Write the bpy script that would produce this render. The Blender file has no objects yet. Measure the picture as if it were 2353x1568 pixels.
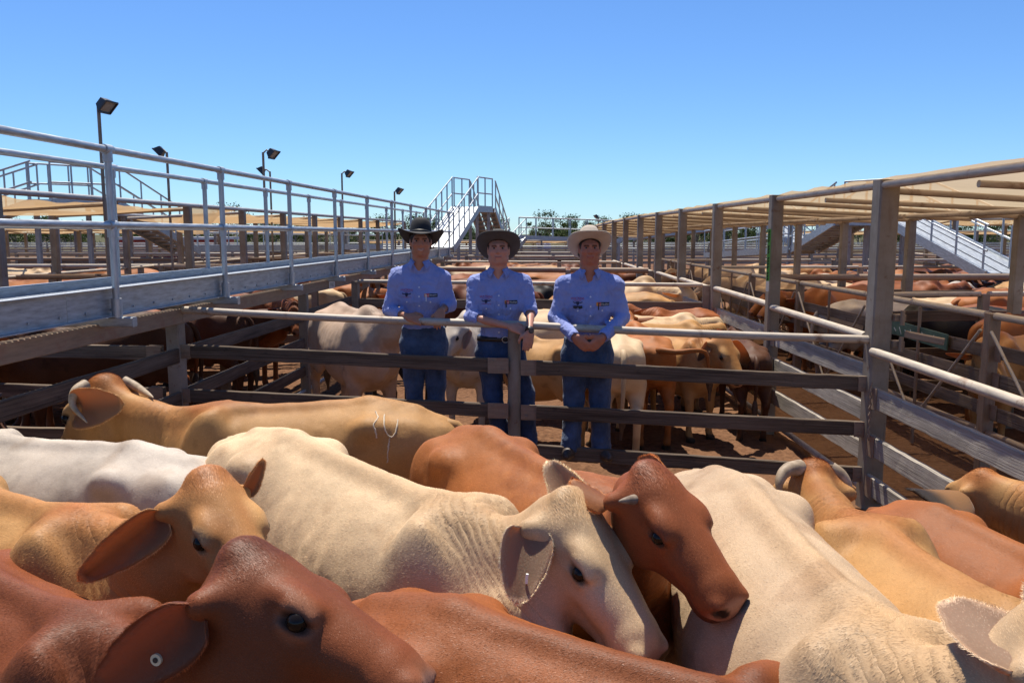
import bpy, math, random
import numpy as np
from mathutils import Vector, Matrix
from mathutils.bvhtree import BVHTree

SC = bpy.context.scene
COL = SC.collection
R = math.radians
rnd = random.Random(7)

# ------------------------------------------------------------------ camera, light, exposure
CAM_H, FPX, HOR = 2.15, 1898.0, 537.0        # camera height, focal length and horizon row for a 2352 x 1568 picture
PITCH = math.atan((784 - HOR) / FPX)
cam_d = bpy.data.cameras.new('camera')
cam_d.sensor_width = 36.0
cam_d.lens = FPX / 2352 * 36.0
cam_d.clip_start, cam_d.clip_end = 0.05, 6000
cam = bpy.data.objects.new('camera', cam_d)
COL.objects.link(cam)
cam.location = (0, 0, CAM_H)
cam.rotation_euler = (R(90) - PITCH, 0, 0)
SC.camera = cam

SUN_EL, SUN_AZ = R(68), R(-14)               # azimuth from +Y, negative = towards -X
world = bpy.data.worlds.new('World')
SC.world = world
world.use_nodes = True
wt = world.node_tree
wt.nodes.clear()
sky = wt.nodes.new('ShaderNodeTexSky')
sky.sky_type = 'NISHITA'
sky.sun_disc = False
sky.sun_elevation = SUN_EL
sky.sun_rotation = SUN_AZ
sky.altitude = 300
sky.air_density, sky.dust_density, sky.ozone_density = 1.0, 0.0, 2.5
bg = wt.nodes.new('ShaderNodeBackground')
bg.inputs['Strength'].default_value = 0.077
wo = wt.nodes.new('ShaderNodeOutputWorld')
tint = wt.nodes.new('ShaderNodeMix'); tint.data_type = 'RGBA'; tint.blend_type = 'MULTIPLY'
tint.inputs[0].default_value = 1.0
tint.inputs[7].default_value = (.60, .86, 1.21, 1)
wt.links.new(sky.outputs[0], tint.inputs[6])
wt.links.new(tint.outputs[2], bg.inputs[0])
wt.links.new(bg.outputs[0], wo.inputs[0])

sun_d = bpy.data.lights.new('sun', 'SUN')
sun_d.energy = 5.0
sun_d.angle = R(0.5)
sun_d.color = (1.0, 0.92, 0.80)
sun = bpy.data.objects.new('sun', sun_d)
COL.objects.link(sun)
SUN_DIR = Vector((math.sin(SUN_AZ) * math.cos(SUN_EL), math.cos(SUN_AZ) * math.cos(SUN_EL), math.sin(SUN_EL)))
sun.rotation_euler = SUN_DIR.to_track_quat('Z', 'Y').to_euler()
sun.location = (0, 0, 30)

SC.view_settings.view_transform = 'Standard'
SC.view_settings.look = 'None'
SC.view_settings.exposure = 0.65
SC.view_settings.gamma = 1.0
SC.cycles.max_bounces = 6
SC.cycles.transparent_max_bounces = 12

# ------------------------------------------------------------------ picture -> place helpers
_u = Vector((0, math.sin(PITCH), math.cos(PITCH)))
_f = Vector((0, math.cos(PITCH), -math.sin(PITCH)))
def ray(px, py):
    return Vector(((px - 1176) / FPX, 0, 0)) + _u * ((784 - py) / FPX) + _f
def P(px, py, Y):
    d = ray(px, py)
    return Vector((0, 0, CAM_H)) + d * (Y / d.y)
def PZ(px, py, z):
    d = ray(px, py)
    return Vector((0, 0, CAM_H)) + d * ((z - CAM_H) / d.z)

# ------------------------------------------------------------------ tagging
def tag(o, label=None, cat=None, group=None, kind=None):
    if label: o['label'] = label
    if cat: o['category'] = cat
    if group: o['group'] = group
    if kind: o['kind'] = kind
    return o
def thing(name, label, cat, loc=(0, 0, 0), rz=0.0, group=None):
    o = bpy.data.objects.new(name, None)
    COL.objects.link(o)
    o.empty_display_size = 0.2
    o.location = loc
    o.rotation_euler = (0, 0, rz)
    return tag(o, label, cat, group)
def link_mesh(name, me, parent=None, loc=None):
    o = bpy.data.objects.new(name, me)
    COL.objects.link(o)
    if parent is not None: o.parent = parent
    if loc is not None: o.location = loc
    return o
def copy_tree(o, parent=None):
    c = o.copy()
    COL.objects.link(c)
    c.parent = parent
    for ch in list(o.children):
        copy_tree(ch, c)
    return c

# ------------------------------------------------------------------ mesh collector
class MB:
    def __init__(s):
        s.v = []; s.f = []; s.uv = []; s.sm = []; s.mi = []
    def face(s, idx, uvs, smooth=False, mi=0):
        s.f.append(tuple(idx)); s.uv.append(uvs); s.sm.append(smooth); s.mi.append(mi)
    def beam(s, a, b, w, h, up=(0, 0, 1), n=1, jit=0.0, bev=0.0, mi=0):
        """bar from a to b, w across, h along up; optional worn edges"""
        a = Vector(a); b = Vector(b); t = (b - a); L = t.length; t.normalize()
        up = Vector(up)
        x = t.cross(up)
        if x.length < 1e-5: x = t.cross(Vector((0, 1, 0)))
        x.normalize(); y = x.cross(t); y.normalize()
        hw, hh = w / 2, h / 2
        if bev > 0:
            c = bev
            prof = [(-hw + c, -hh), (hw - c, -hh), (hw, -hh + c), (hw, hh - c), (hw - c, hh), (-hw + c, hh), (-hw, hh - c), (-hw, -hh + c)]
        else:
            prof = [(-hw, -hh), (hw, -hh), (hw, hh), (-hw, hh)]
        m = len(prof); per = [0]
        for i in range(m):
            p, q = prof[i], prof[(i + 1) % m]
            per.append(per[-1] + math.hypot(q[0] - p[0], q[1] - p[1]))
        uo, vo = rnd.uniform(0, 50), rnd.uniform(0, 50)
        base = len(s.v)
        for k in range(n + 1):
            c = a + t * (L * k / n)
            jx = rnd.uniform(-jit, jit) if 0 < k < n else 0; jy = rnd.uniform(-jit, jit) if 0 < k < n else 0
            for (px, py) in prof:
                s.v.append(c + x * (px + jx + rnd.uniform(-jit, jit) * .5) + y * (py + jy + rnd.uniform(-jit, jit) * .6))
        for k in range(n):
            for i in range(m):
                j = (i + 1) % m
                q = [base + k * m + i, base + k * m + j, base + (k + 1) * m + j, base + (k + 1) * m + i]
                u0, u1 = uo + L * k / n, uo + L * (k + 1) / n
                s.face(q, [(u0, vo + per[i]), (u0, vo + per[i + 1]), (u1, vo + per[i + 1]), (u1, vo + per[i])], False, mi)
        e0 = [base + i for i in range(m)][::-1]; e1 = [base + n * m + i for i in range(m)]
        s.face(e0, [(uo + prof[m - 1 - i][0], vo + prof[m - 1 - i][1]) for i in range(m)], False, mi)
        s.face(e1, [(uo + p[0], vo + p[1]) for p in prof], False, mi)
        return s
    def tube(s, pts, r, n=10, closed_ends=True, mi=0):
        """round tube through pts; r a number or one radius per point"""
        pts = [Vector(p) for p in pts]
        rs = r if isinstance(r, (list, tuple)) else [r] * len(pts)
        t0 = (pts[1] - pts[0]).normalized()
        x = t0.cross(Vector((0, 0, 1)))
        if x.length < 1e-4: x = t0.cross(Vector((0, 1, 0)))
        x.normalize()
        base = len(s.v); acc = 0; uo = rnd.uniform(0, 50); us = []
        for k, p in enumerate(pts):
            if k == 0: t = pts[1] - pts[0]
            elif k == len(pts) - 1: t = pts[k] - pts[k - 1]
            else: t = (pts[k + 1] - pts[k]).normalized() + (pts[k] - pts[k - 1]).normalized()
            t.normalize()
            x = (x - t * x.dot(t)).normalized(); y = t.cross(x)
            if k: acc += (p - pts[k - 1]).length
            us.append(uo + acc)
            for i in range(n):
                a = 2 * math.pi * i / n
                s.v.append(p + (x * math.cos(a) + y * math.sin(a)) * rs[k])
        for k in range(len(pts) - 1):
            for i in range(n):
                j = (i + 1) % n
                c = 2 * math.pi * rs[k] / n
                s.face([base + k * n + i, base + k * n + j, base + (k + 1) * n + j, base + (k + 1) * n + i],
                       [(us[k], i * c), (us[k], (i + 1) * c), (us[k + 1], (i + 1) * c), (us[k + 1], i * c)], True, mi)
        if closed_ends:
            for k, rev in ((0, True), (len(pts) - 1, False)):
                b2 = len(s.v)
                for i in range(n): s.v.append(s.v[base + k * n + i].copy())
                idx = list(range(b2, b2 + n))
                if rev: idx.reverse()
                s.face(idx, [(0, 0)] * n, False, mi)
        return s
    def grid(s, rows, smooth=True, mi=0, uvs=None):
        """sheet from a list of rows of points"""
        base = len(s.v); m = len(rows[0])
        for r_ in rows:
            for p in r_: s.v.append(Vector(p))
        for k in range(len(rows) - 1):
            for i in range(m - 1):
                a = base + k * m + i
                uv = [(i / m, k / len(rows))] * 4 if uvs is None else [uvs(k, i), uvs(k, i + 1), uvs(k + 1, i + 1), uvs(k + 1, i)]
                s.face([a, a + 1, a + m + 1, a + m], uv, smooth, mi)
        return s
    def poly(s, pts, mi=0):
        b = len(s.v)
        for p in pts: s.v.append(Vector(p))
        s.face(list(range(b, b + len(pts))), [(p[0], p[1]) for p in pts], False, mi)
        return s
    def build(s, name, mat, parent=None, world=True):
        off = Vector((0, 0, 0))
        if parent is not None and world:
            q = parent
            while q is not None:
                off += Vector(q.location); q = q.parent
        me = bpy.data.meshes.new(name)
        me.from_pydata([tuple(v - off) for v in s.v], [], s.f)
        uvl = me.uv_layers.new(name='UVMap')
        flat = [c for uv in s.uv for p in uv for c in p]
        uvl.data.foreach_set('uv', flat)
        me.polygons.foreach_set('use_smooth', s.sm)
        mats = mat if isinstance(mat, (list, tuple)) else [mat]
        for m_ in mats: me.materials.append(m_)
        me.polygons.foreach_set('material_index', s.mi)
        me.update()
        return link_mesh(name, me, parent)

# ------------------------------------------------------------------ value noise (numpy)
_rs = np.random.RandomState(3)
_tab = _rs.rand(64, 64, 64).astype(np.float32)
def vnoise(x, y, z=0.0):
    x, y, z = np.broadcast_arrays(np.asarray(x, np.float32), np.asarray(y, np.float32), np.asarray(z, np.float32))
    xi = np.floor(x).astype(int); yi = np.floor(y).astype(int); zi = np.floor(z).astype(int)
    fx = x - xi; fy = y - yi; fz = z - zi
    fx = fx * fx * (3 - 2 * fx); fy = fy * fy * (3 - 2 * fy); fz = fz * fz * (3 - 2 * fz)
    out = 0
    for dx in (0, 1):
        wx = fx if dx else 1 - fx
        for dy in (0, 1):
            wy = fy if dy else 1 - fy
            for dz in (0, 1):
                wz = fz if dz else 1 - fz
                out = out + wx * wy * wz * _tab[(xi + dx) & 63, (yi + dy) & 63, (zi + dz) & 63]
    return out * 2 - 1
def fbm(x, y, z=0.0, o=4):
    a, f, s_ = 0, 1.0, 0.5
    for i in range(o):
        a = a + s_ * vnoise(x * f + i * 7.3, y * f + i * 3.1, z * f + i * 5.7)
        f *= 2.03; s_ *= .5
    return a

# ------------------------------------------------------------------ materials
class NT:
    def __init__(s, name):
        s.m = bpy.data.materials.new(name); s.m.use_nodes = True
        s.t = s.m.node_tree; s.n = s.t.nodes; s.l = s.t.links
        s.n.clear()
        s.out = s.n.new('ShaderNodeOutputMaterial')
        s.b = s.n.new('ShaderNodeBsdfPrincipled')
        s.l.new(s.b.outputs[0], s.out.inputs[0])
    def new(s, t, **kw):
        x = s.n.new(t)
        for k, v in kw.items(): setattr(x, k, v)
        return x
    def coord(s, kind='Object', scale=(1, 1, 1)):
        if kind == 'UV':
            c = s.new('ShaderNodeUVMap').outputs[0]
        else:
            c = s.new('ShaderNodeTexCoord').outputs[kind]
        mp = s.new('ShaderNodeMapping'); mp.inputs['Scale'].default_value = scale
        s.l.new(c, mp.inputs[0]); return mp.outputs[0]
    def noise(s, vec, scale, detail=4, rough=.55, dist=0):
        x = s.new('ShaderNodeTexNoise'); x.inputs['Scale'].default_value = scale
        x.inputs['Detail'].default_value = detail; x.inputs['Roughness'].default_value = rough
        x.inputs['Distortion'].default_value = dist
        s.l.new(vec, x.inputs['Vector']); return x.outputs['Fac']
    def ramp(s, fac, stops):
        x = s.new('ShaderNodeValToRGB'); e = x.color_ramp.elements
        while len(e) < len(stops): e.new(0.5)
        for i, (p, c) in enumerate(stops):
            e[i].position = p; e[i].color = (*c, 1) if len(c) == 3 else c
        s.l.new(fac, x.inputs[0]); return x.outputs[0]
    def mix(s, fac, a, b, mode='MIX'):
        x = s.new('ShaderNodeMix', data_type='RGBA', blend_type=mode)
        for inp, v in ((0, fac), (6, a), (7, b)):
            if hasattr(v, 'links') or hasattr(v, 'is_linked'): s.l.new(v, x.inputs[inp])
            elif inp == 0: x.inputs[0].default_value = v
            else: x.inputs[inp].default_value = (*v, 1)
        return x.outputs[2]
    def math(s, op, a, b=0.0, c=None, clamp=False):
        x = s.new('ShaderNodeMath', operation=op); x.use_clamp = clamp
        for i, v in enumerate((a, b) if c is None else (a, b, c)):
            if hasattr(v, 'is_linked'): s.l.new(v, x.inputs[i])
            else: x.inputs[i].default_value = v
        return x.outputs[0]
    def attr(s, name):
        return s.new('ShaderNodeAttribute', attribute_name=name)
    def bump(s, h, strength=.3, dist=.01, prev=None):
        x = s.new('ShaderNodeBump'); x.inputs['Strength'].default_value = strength
        x.inputs['Distance'].default_value = dist
        s.l.new(h, x.inputs['Height'])
        if prev is not None: s.l.new(prev, x.inputs['Normal'])
        return x.outputs[0]
    def set(s, **kw):
        names = dict(col='Base Color', rough='Roughness', metal='Metallic', normal='Normal', spec='Specular IOR Level',
                     sheen='Sheen Weight', sheen_r='Sheen Roughness', coat='Coat Weight', sss='Subsurface Weight', emis='Emission Strength')
        for k, v in kw.items():
            i = s.b.inputs[names[k]]
            if hasattr(v, 'is_linked'): s.l.new(v, i)
            elif k == 'col': i.default_value = (*v, 1)
            else: i.default_value = v
        return s

def plain(name, col, rough=.6, metal=0.0, var=.25, scale=8, bscale=40, bstr=.2, spec=.5, kind='Object', stretch=(1, 1, 1), bd=.004):
    t = NT(name)
    v = t.coord(kind, stretch)
    n = t.noise(v, scale, 5)
    lo = tuple(c * (1 - var) for c in col); hi = tuple(min(1, c * (1 + var)) for c in col)
    t.set(col=t.ramp(n, [(.3, lo), (.7, hi)]), rough=rough, metal=metal, spec=spec)
    if bstr: t.set(normal=t.bump(t.noise(v, bscale, 4), bstr, bd))
    return t.m

def wood(name, dark, light, bias=.5):
    t = NT(name)
    g = t.coord('UV', (1.6, 105, 1)); g2 = t.coord('UV', (1.1, 9, 1)); g3 = t.coord('UV', (3, 6, 1))
    grain = t.noise(g, 1, 5, .65, .4); patch = t.noise(g2, 1, 4, .6); spots = t.noise(g3, 2.5, 5, .7)
    f = t.math('ADD', t.math('MULTIPLY', grain, .6), t.math('MULTIPLY', patch, .55))
    c = t.ramp(f, [(bias - .2, dark), (bias + .02, tuple((a + b) / 2 for a, b in zip(dark, light))), (bias + .26, light)])
    c = t.mix(t.ramp(spots, [(.6, (0, 0, 0)), (.75, (.7, .7, .7))]), c, tuple(x * .45 for x in dark))
    t.set(col=c, rough=.85, spec=.25, normal=t.bump(grain, .9, .006, t.bump(patch, .3, .006)))
    return t.m

def steel(name, col, rough=.42, metal=.75, rust=0.0, rustc=(.13, .06, .03), dust=0.0):
    t = NT(name)
    o = t.coord('UV', (1, 6, 1)); o2 = t.coord('Object')
    n = t.noise(o, 6, 6, .65); sp = t.noise(o2, 30, 4, .6)
    c = t.ramp(n, [(.3, tuple(x * .6 for x in col)), (.55, col), (.75, tuple(min(1, x * 1.25) for x in col))])
    if rust > 0:
        rn = t.noise(o2, 5, 7, .7)
        m = t.ramp(rn, [(.62 - rust * .3, (0, 0, 0)), (.72 - rust * .25, (1, 1, 1))])
        c = t.mix(m, c, rustc)
        t.set(metal=t.math('MULTIPLY', t.math('SUBTRACT', 1.0, m), metal))
    else: t.set(metal=metal)
    if dust > 0:
        d = t.noise(t.coord('UV', (2, 20, 1)), 2, 5, .6)
        c = t.mix(t.math('MULTIPLY', d, dust), c, (.42, .33, .25))
    rr = t.math('ADD', t.math('MULTIPLY', n, .3), rough - .12)
    t.set(col=c, rough=rr, normal=t.bump(sp, .12, .002))
    return t.m

MAT = {}
MAT['galv'] = steel('galvanised', (.42, .45, .47), .45, .6)
MAT['galv_dark'] = steel('galvanised_weathered', (.36, .37, .38), .55, .3, rust=.12, dust=.25)
def post_mat():
    t = NT('weathered_post_steel'); o = t.coord('Object'); n = t.noise(o, 2.2, 6, .65); n2 = t.noise(o, 14, 5, .6); n3 = t.noise(t.coord('Object', (9, 9, 1.2)), 2, 4, .6)
    c = t.ramp(n, [(.3, (.155, .125, .095)), (.5, (.225, .19, .15)), (.7, (.29, .265, .23))])
    c = t.mix(t.ramp(n3, [(.55, (0, 0, 0)), (.8, (.55, .55, .55))]), c, (.15, .085, .05))
    c = t.mix(t.ramp(n2, [(.62, (0, 0, 0)), (.72, (.7, .7, .7))]), c, (.13, .06, .03))
    t.set(col=c, rough=.62, metal=.1, spec=.3, normal=t.bump(n2, .15, .003)); return t.m
MAT['post_steel'] = post_mat()
MAT['rust_steel'] = steel('rusty_rail_steel', (.21, .145, .095), .65, .1, rust=.4, rustc=(.17, .08, .045), dust=.45)
MAT['pipe_dusty'] = steel('dusty_pipe', (.43, .38, .31), .58, .1, rust=.16, dust=.4)
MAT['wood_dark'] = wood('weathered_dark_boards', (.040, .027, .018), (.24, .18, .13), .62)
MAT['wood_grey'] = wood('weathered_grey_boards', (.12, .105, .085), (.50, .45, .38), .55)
MAT['wood_mid'] = wood('weathered_brown_boards', (.05, .034, .023), (.31, .235, .17), .58)
MAT['rubber'] = plain('black_plastic', (.02, .02, .022), .5, var=.2)
# ------------------------------------------------------------------ ground
def axis(lo, hi, d0, d1, step, far):
    inner = list(np.arange(d0, d1 + 1e-6, step))
    left = []; x = d0; st = step
    while x > lo:
        st *= 1.35; x -= st; left.append(max(x, lo))
    right = []; x = d1; st = step
    while x < hi:
        st *= 1.35; x += st; right.append(min(x, hi))
    return np.array(left[::-1] + inner + right)
gx = axis(-1500, 1500, -5.0, 9.0, .045, 0); gy = axis(-60, 2500, 1.5, 13.5, .045, 0)
GX, GY = np.meshgrid(gx, gy)
def ground_z(X, Y):
    X = np.asarray(X, np.float32); Y = np.asarray(Y, np.float32)
    near = np.clip(1 - (np.abs(X - 2) - 7) / 6, 0, 1) * np.clip(1 - (np.abs(Y - 7.5) - 6) / 6, 0, 1)
    clod = fbm(X * 3.1, Y * 3.1, 2.0, 3) * .03 + np.abs(fbm(X * 9, Y * 9, 5.0, 3)) * .035
    lane = np.clip(1 - np.abs(X - 3.45) / .75, 0, 1)
    clod = clod * (1 - .65 * np.clip(lane * 2, 0, 1))
    far = np.clip((Y - 90) / 900, 0, 1) * 0
    return near * clod + far
GZ = ground_z(GX, GY)
nv = GX.size
me = bpy.data.meshes.new('ground')
ny, nx = GX.shape
idx = np.arange(nv).reshape(ny, nx)
quads = np.stack([idx[:-1, :-1], idx[:-1, 1:], idx[1:, 1:], idx[1:, :-1]], -1).reshape(-1, 4)
me.vertices.add(nv); me.vertices.foreach_set('co', np.stack([GX, GY, GZ], -1).astype(np.float32).ravel())
me.loops.add(quads.size); me.loops.foreach_set('vertex_index', quads.ravel().astype(np.int32))
me.polygons.add(len(quads)); me.polygons.foreach_set('loop_start', np.arange(0, quads.size, 4, dtype=np.int32))
me.polygons.foreach_set('use_smooth', np.ones(len(quads), bool))
me.update(calc_edges=True); me.validate()
t = NT('churned_red_brown_dirt')
o = t.coord('Object')
n1 = t.noise(o, 1.3, 6, .6); n2 = t.noise(o, 16, 6, .7); n3 = t.noise(o, 70, 4, .6); n4 = t.noise(o, .02, 5, .6)
c = t.ramp(n2, [(.32, (.05, .024, .012)), (.5, (.125, .06, .03)), (.68, (.2, .105, .056))])
c = t.mix(t.ramp(n1, [(.42, (0, 0, 0)), (.62, (.75, .75, .75))]), c, (.165, .085, .045))
geo = t.new('ShaderNodeSeparateXYZ'); t.l.new(t.new('ShaderNodeTexCoord').outputs['Object'], geo.inputs[0])
farm = t.math('MULTIPLY', t.math('SUBTRACT', geo.outputs[1], 75.0), .03, clamp=True)
c = t.mix(farm, c, t.ramp(n4, [(.35, (.045, .05, .02)), (.65, (.09, .08, .035))]))
t.set(col=c, rough=.95, spec=.15, normal=t.bump(n2, .7, .03, t.bump(n3, .5, .008)))
me.materials.append(t.m)
tag(link_mesh('ground', me), kind='structure')
# ------------------------------------------------------------------ fences of the yards
def bolt(mb, p, n, r=.012):
    n = Vector(n).normalized(); mb.tube([Vector(p) - n * .002, Vector(p) + n * .009], r, 6)

def hpost(mb, base, top, w=.1, d=.1, up=(0, 1, 0)):
    mb.beam(base, top, w, d, up=up, bev=.008)

# walkway / left fence line: X = .0627 Y - L
def WL(Y, L, z): return Vector((.0627 * Y - L, Y, z))

# ---- the near fence the men lean on
FY = dict(l=7.05, c=6.65, r=6.3)
pipeL, pipeC, pipeR = P(420, 711.5, 7.05), P(1181, 745, 6.65), P(2000, 779.5, 6.3)
def lerp(a, b, t): return a + (b - a) * t
ff = thing('yard_fence', 'timber board fence with a grey top pipe that the three men lean on', 'fence', (0, 6.65, 0))
fdir = (pipeR - pipeL); fdir.z = 0; fdir.normalize(); fn = Vector((fdir.y, -fdir.x, 0))   # fn points to the camera
POST_L = Vector((P(405, 800, 7.05).x, 7.05, 0)); POST_C = Vector((P(1181, 900, 6.65).x, 6.68, 0)); POST_R = Vector((P(2012, 900, 6.3).x + .0, 6.3, 0))
for a, b in ((pipeL, pipeC), (pipeC, pipeR)):
    MB().tube([lerp(a, b, k / 6) + Vector((0, 0, -.012 * math.sin(math.pi * k / 6))) for k in range(7)], .0315, 16).build('top_pipe', MAT['pipe_dusty'], ff)
ctop = pipeC.z - .0
MB().tube([(POST_C.x, POST_C.y, -.2), (POST_C.x, POST_C.y, ctop - .028)], .052, 20).build('post', MAT['post_steel'], ff)
mb = MB(); mb.beam((POST_L.x, POST_L.y, -.2), (POST_L.x, POST_L.y, pipeL.z + .05), .12, .12, up=fn, bev=.01); mb.build('post', MAT['post_steel'], ff)
boards = [((430, 806), (1128, 838), (1238, 844), (1985, 880)), ((430, 907), (1128, 941), (1238, 946), (1975, 984)), ((430, 998), (1128, 1031), (1238, 1036), (1972, 1087))]
for (l, c1, c2, r_) in boards:
    for (a, b, Ya, Yb) in ((l, c1, 7.03, 6.67), (c2, r_, 6.63, 6.31)):
        A, B = P(*a, Ya) , P(*b, Yb)
        e = (B - A).normalized()
        mb = MB(); mb.beam(A - e * .02, B + e * .02, .042, .114, n=26, jit=.0022, bev=.006)
        mb.build('board', MAT['wood_dark'], ff)
    for (c, s, Y) in ((c1, 1, 6.66), (c2, -1, 6.66), (r_, -9, 6.31), (l, 9, 7.03)):
        C = P(*c, Y)
        if abs(s) == 1:
            ctr = C + fdir * (.062 * s) + fn * .026
            q = MB().beam(ctr - fdir * .085, ctr + fdir * .085, .008, .128, bev=.002)
            for (du, dz) in ((-.05, .035), (.04, -.035)): bolt(q, ctr + fdir * du * s + Vector((0, 0, dz)) + fn * .004, fn)
        else:
            ctr = C + fn * .026 + fdir * (.02 if s < 0 else -.03)
            q = MB().beam(ctr - fdir * .07, ctr + fdir * .07, .008, .122, bev=.002)
            for (du, dz) in ((-.03, -.03), (.03, -.03)): bolt(q, ctr + fdir * du + Vector((0, 0, dz)) + fn * .004, fn)
        q.build('bracket_plate', MAT['rust_steel'], ff)

# ---- generic board fence between posts
def board_fence(name, label, pts, top, boards_z, post=.1, wood_m='wood_mid', pipe=True, pr=.03, bt=.04, bh=.12, post_z=None, off=None, group=None, pipe_m='pipe_dusty', post_m='post_steel', jit=.003, plates=True, skip_posts=()):
    pts = [Vector(p) for p in pts]
    t = thing(name, label, 'fence', (pts[0].x, pts[0].y, 0), group=group)
    for i, p in enumerate(pts):
        if i in skip_posts: continue
        nxt = pts[min(i + 1, len(pts) - 1)] - pts[max(i - 1, 0)]; nxt.z = 0
        n = Vector((nxt.y, -nxt.x, 0))
        MB().beam((p.x, p.y, p.z - .15), (p.x, p.y, (post_z or top) + p.z), post, post, up=n, bev=post * .08).build('post', MAT[post_m], t)
    for a, b in zip(pts[:-1], pts[1:]):
        e = (b - a).normalized(); n = Vector((e.y, -e.x, 0)).normalized()
        o = n * (off or 0)
        g = e * (post / 2 + .001)
        if pipe:
            MB().tube([a + g + Vector((0, 0, top)), b - g + Vector((0, 0, top))], pr, 10).build('top_rail', MAT[pipe_m], t)
        for z in boards_z:
            zz = z + rnd.uniform(-.02, .02)
            mb = MB(); mb.beam(a + g + o + Vector((0, 0, zz)), b - g + o + Vector((0, 0, zz + rnd.uniform(-.015, .015))), bt, bh, n=14, jit=jit, bev=.006)
            mb.build('board', MAT[wood_m], t)
            if plates:
                for q, s in ((a, 1), (b, -1)):
                    c = q + e * s * (post / 2 + .07) + o + Vector((0, 0, zz))
                    for sd in (1, -1):
                        m2 = MB(); cc = c + n * sd * (bt / 2 + .006)
                        m2.beam(cc - e * .065, cc + e * .065, .006, bh + .012)
                        m2.build('bracket_plate', MAT['rust_steel'], t)
    return t

# left run of the near fence, past the corner post under the walkway
board_fence('yard_fence', 'dark board fence running left from the corner post under the raised walkway', [POST_L + Vector((-.07, .0, 0)), (-5.4, 7.3, 0), (-8.2, 7.55, 0)], 1.5,
            [.40, .75, 1.14], skip_posts=(0,), pipe=False, wood_m='wood_mid')

# left fence, under the walkway
LF = 3.30
t = thing('yard_fence', 'shaded board fence with rusty steel top beam directly below the raised walkway', 'fence', WL(7.05, LF, 0))
lys = [-.6, 3.2, 7.05, 10.45, 13.8, 17.2, 20.6, 24.0]
for y in lys:
    if abs(y - 7.05) > .01:
        p = WL(y, LF, 0)
        MB().beam(p + Vector((0, 0, -.15)), p + Vector((0, 0, 1.40)), .11, .11, up=(0, 1, 0), bev=.009).build('post', MAT['post_steel'], t)
zb = 1.455
for a, b in zip(lys[:-1], lys[1:]):
    A, B = WL(a + .06, LF, 0), WL(b - .06, LF, 0)
    MB().beam(WL(a + .003, LF, zb), WL(b - .003, LF, zb), .075, .13, bev=.006).build('top_beam', MAT['rust_steel'], t)
    for z in (.42, .76, 1.12):
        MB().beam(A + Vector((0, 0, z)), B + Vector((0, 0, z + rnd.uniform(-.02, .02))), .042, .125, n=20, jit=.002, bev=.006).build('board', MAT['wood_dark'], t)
    MB().tube([A + Vector((0, 0, .16)), B + Vector((0, 0, .16))], .025, 8).build('bottom_rail', MAT['galv_dark'], t)

# ---- raised walkway on the left
LN, LFAR = 3.2, 3.93                       # near and far edge
ZD = 1.76                                   # deck level
def walkway(y0, y1):
    w = thing('raised_walkway', 'galvanised raised walkway with pipe handrails along the left side of the yards', 'walkway', WL((y0 + y1) / 2, LN, 0))
    for L, s in ((LN, 1), (LFAR, -1)):
        step = 3.7
        y = y0
        while y < y1 - .1:
            ye = min(y + step, y1)
            mb = MB()
            mb.beam(WL(y + .002, L, ZD - .085), WL(ye - .002, L, ZD - .085), .006, .19)                       # web
            fl = WL(0, L, 0) - WL(0, L - .03 * s, 0)
            mb.beam(WL(y + .002, L - .028 * -s * -1, ZD + .013), WL(ye - .002, L - .028 * s * 1, ZD + .013), .05, .006)   # top flange
            mb.beam(WL(y + .002, L - .028 * s, ZD - .1835), WL(ye - .002, L - .028 * s, ZD - .1835), .05, .006)
            if L == LN:
                k = y + .2
                while k < ye:
                    bolt(mb, WL(k, L - .003, ZD - .14), (1, 0, 0), .009); k += .31
            mb.build('side_channel', MAT['galv'], w); y = ye
    mb = MB(); y = y0
    while y < y1:
        mb.beam(WL(y, LN + .06, ZD - .06), WL(y, LFAR - .06, ZD - .06), .034, .02); y += .055
    mb.build('deck_grating', MAT['galv'], w)
    off = dict(); 
    near_y = [5.8 - 1.885 * 2, 5.8 - 1.885, ] + [5.8 + 1.885 * k for k in range(0, 10)]
    far_y = [v * 1.0 + 1.6 for v in near_y[:-1]]
    for L, ys, s, br in ((LN, near_y, 1, True), (LFAR, far_y, -1, False)):
        ys = [v for v in ys if y0 <= v <= y1]
        for z in (ZD + .45, ZD + .965):
            mb = MB(); mb.tube([WL(y0, L - .055 * s, z), WL(y1, L - .055 * s, z)], .0245, 14)
            mb.build('handrail', MAT['galv'], w)
        for y in ys:
            mb = MB()
            mb.tube([WL(y, L - .055 * s, ZD - .2), WL(y, L - .055 * s, ZD + .96)], .024, 14)
            for z in (ZD + .45, ZD + .965):
                mb.tube([WL(y - .045, L - .055 * s, z), WL(y + .045, L - .055 * s, z)], .033, 14)
                mb.tube([WL(y, L - .055 * s, z - .085), WL(y, L - .055 * s, z - .01)], .032, 14)
            mb.build('rail_post', MAT['galv'], w)
            if br:
                m2 = MB()
                m2.beam(WL(y + .01, L - .17, ZD - .226), WL(y + .01, LFAR + .12, ZD - .226), .075, .07, bev=.008)
                m2.tube([WL(y, L - .055, ZD - .195), WL(y, L - .055, ZD - .06)], .036, 12)
                m2.build('cross_bracket', MAT['galv'], w)
    return w
walkway(1.6, 23.2)

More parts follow.
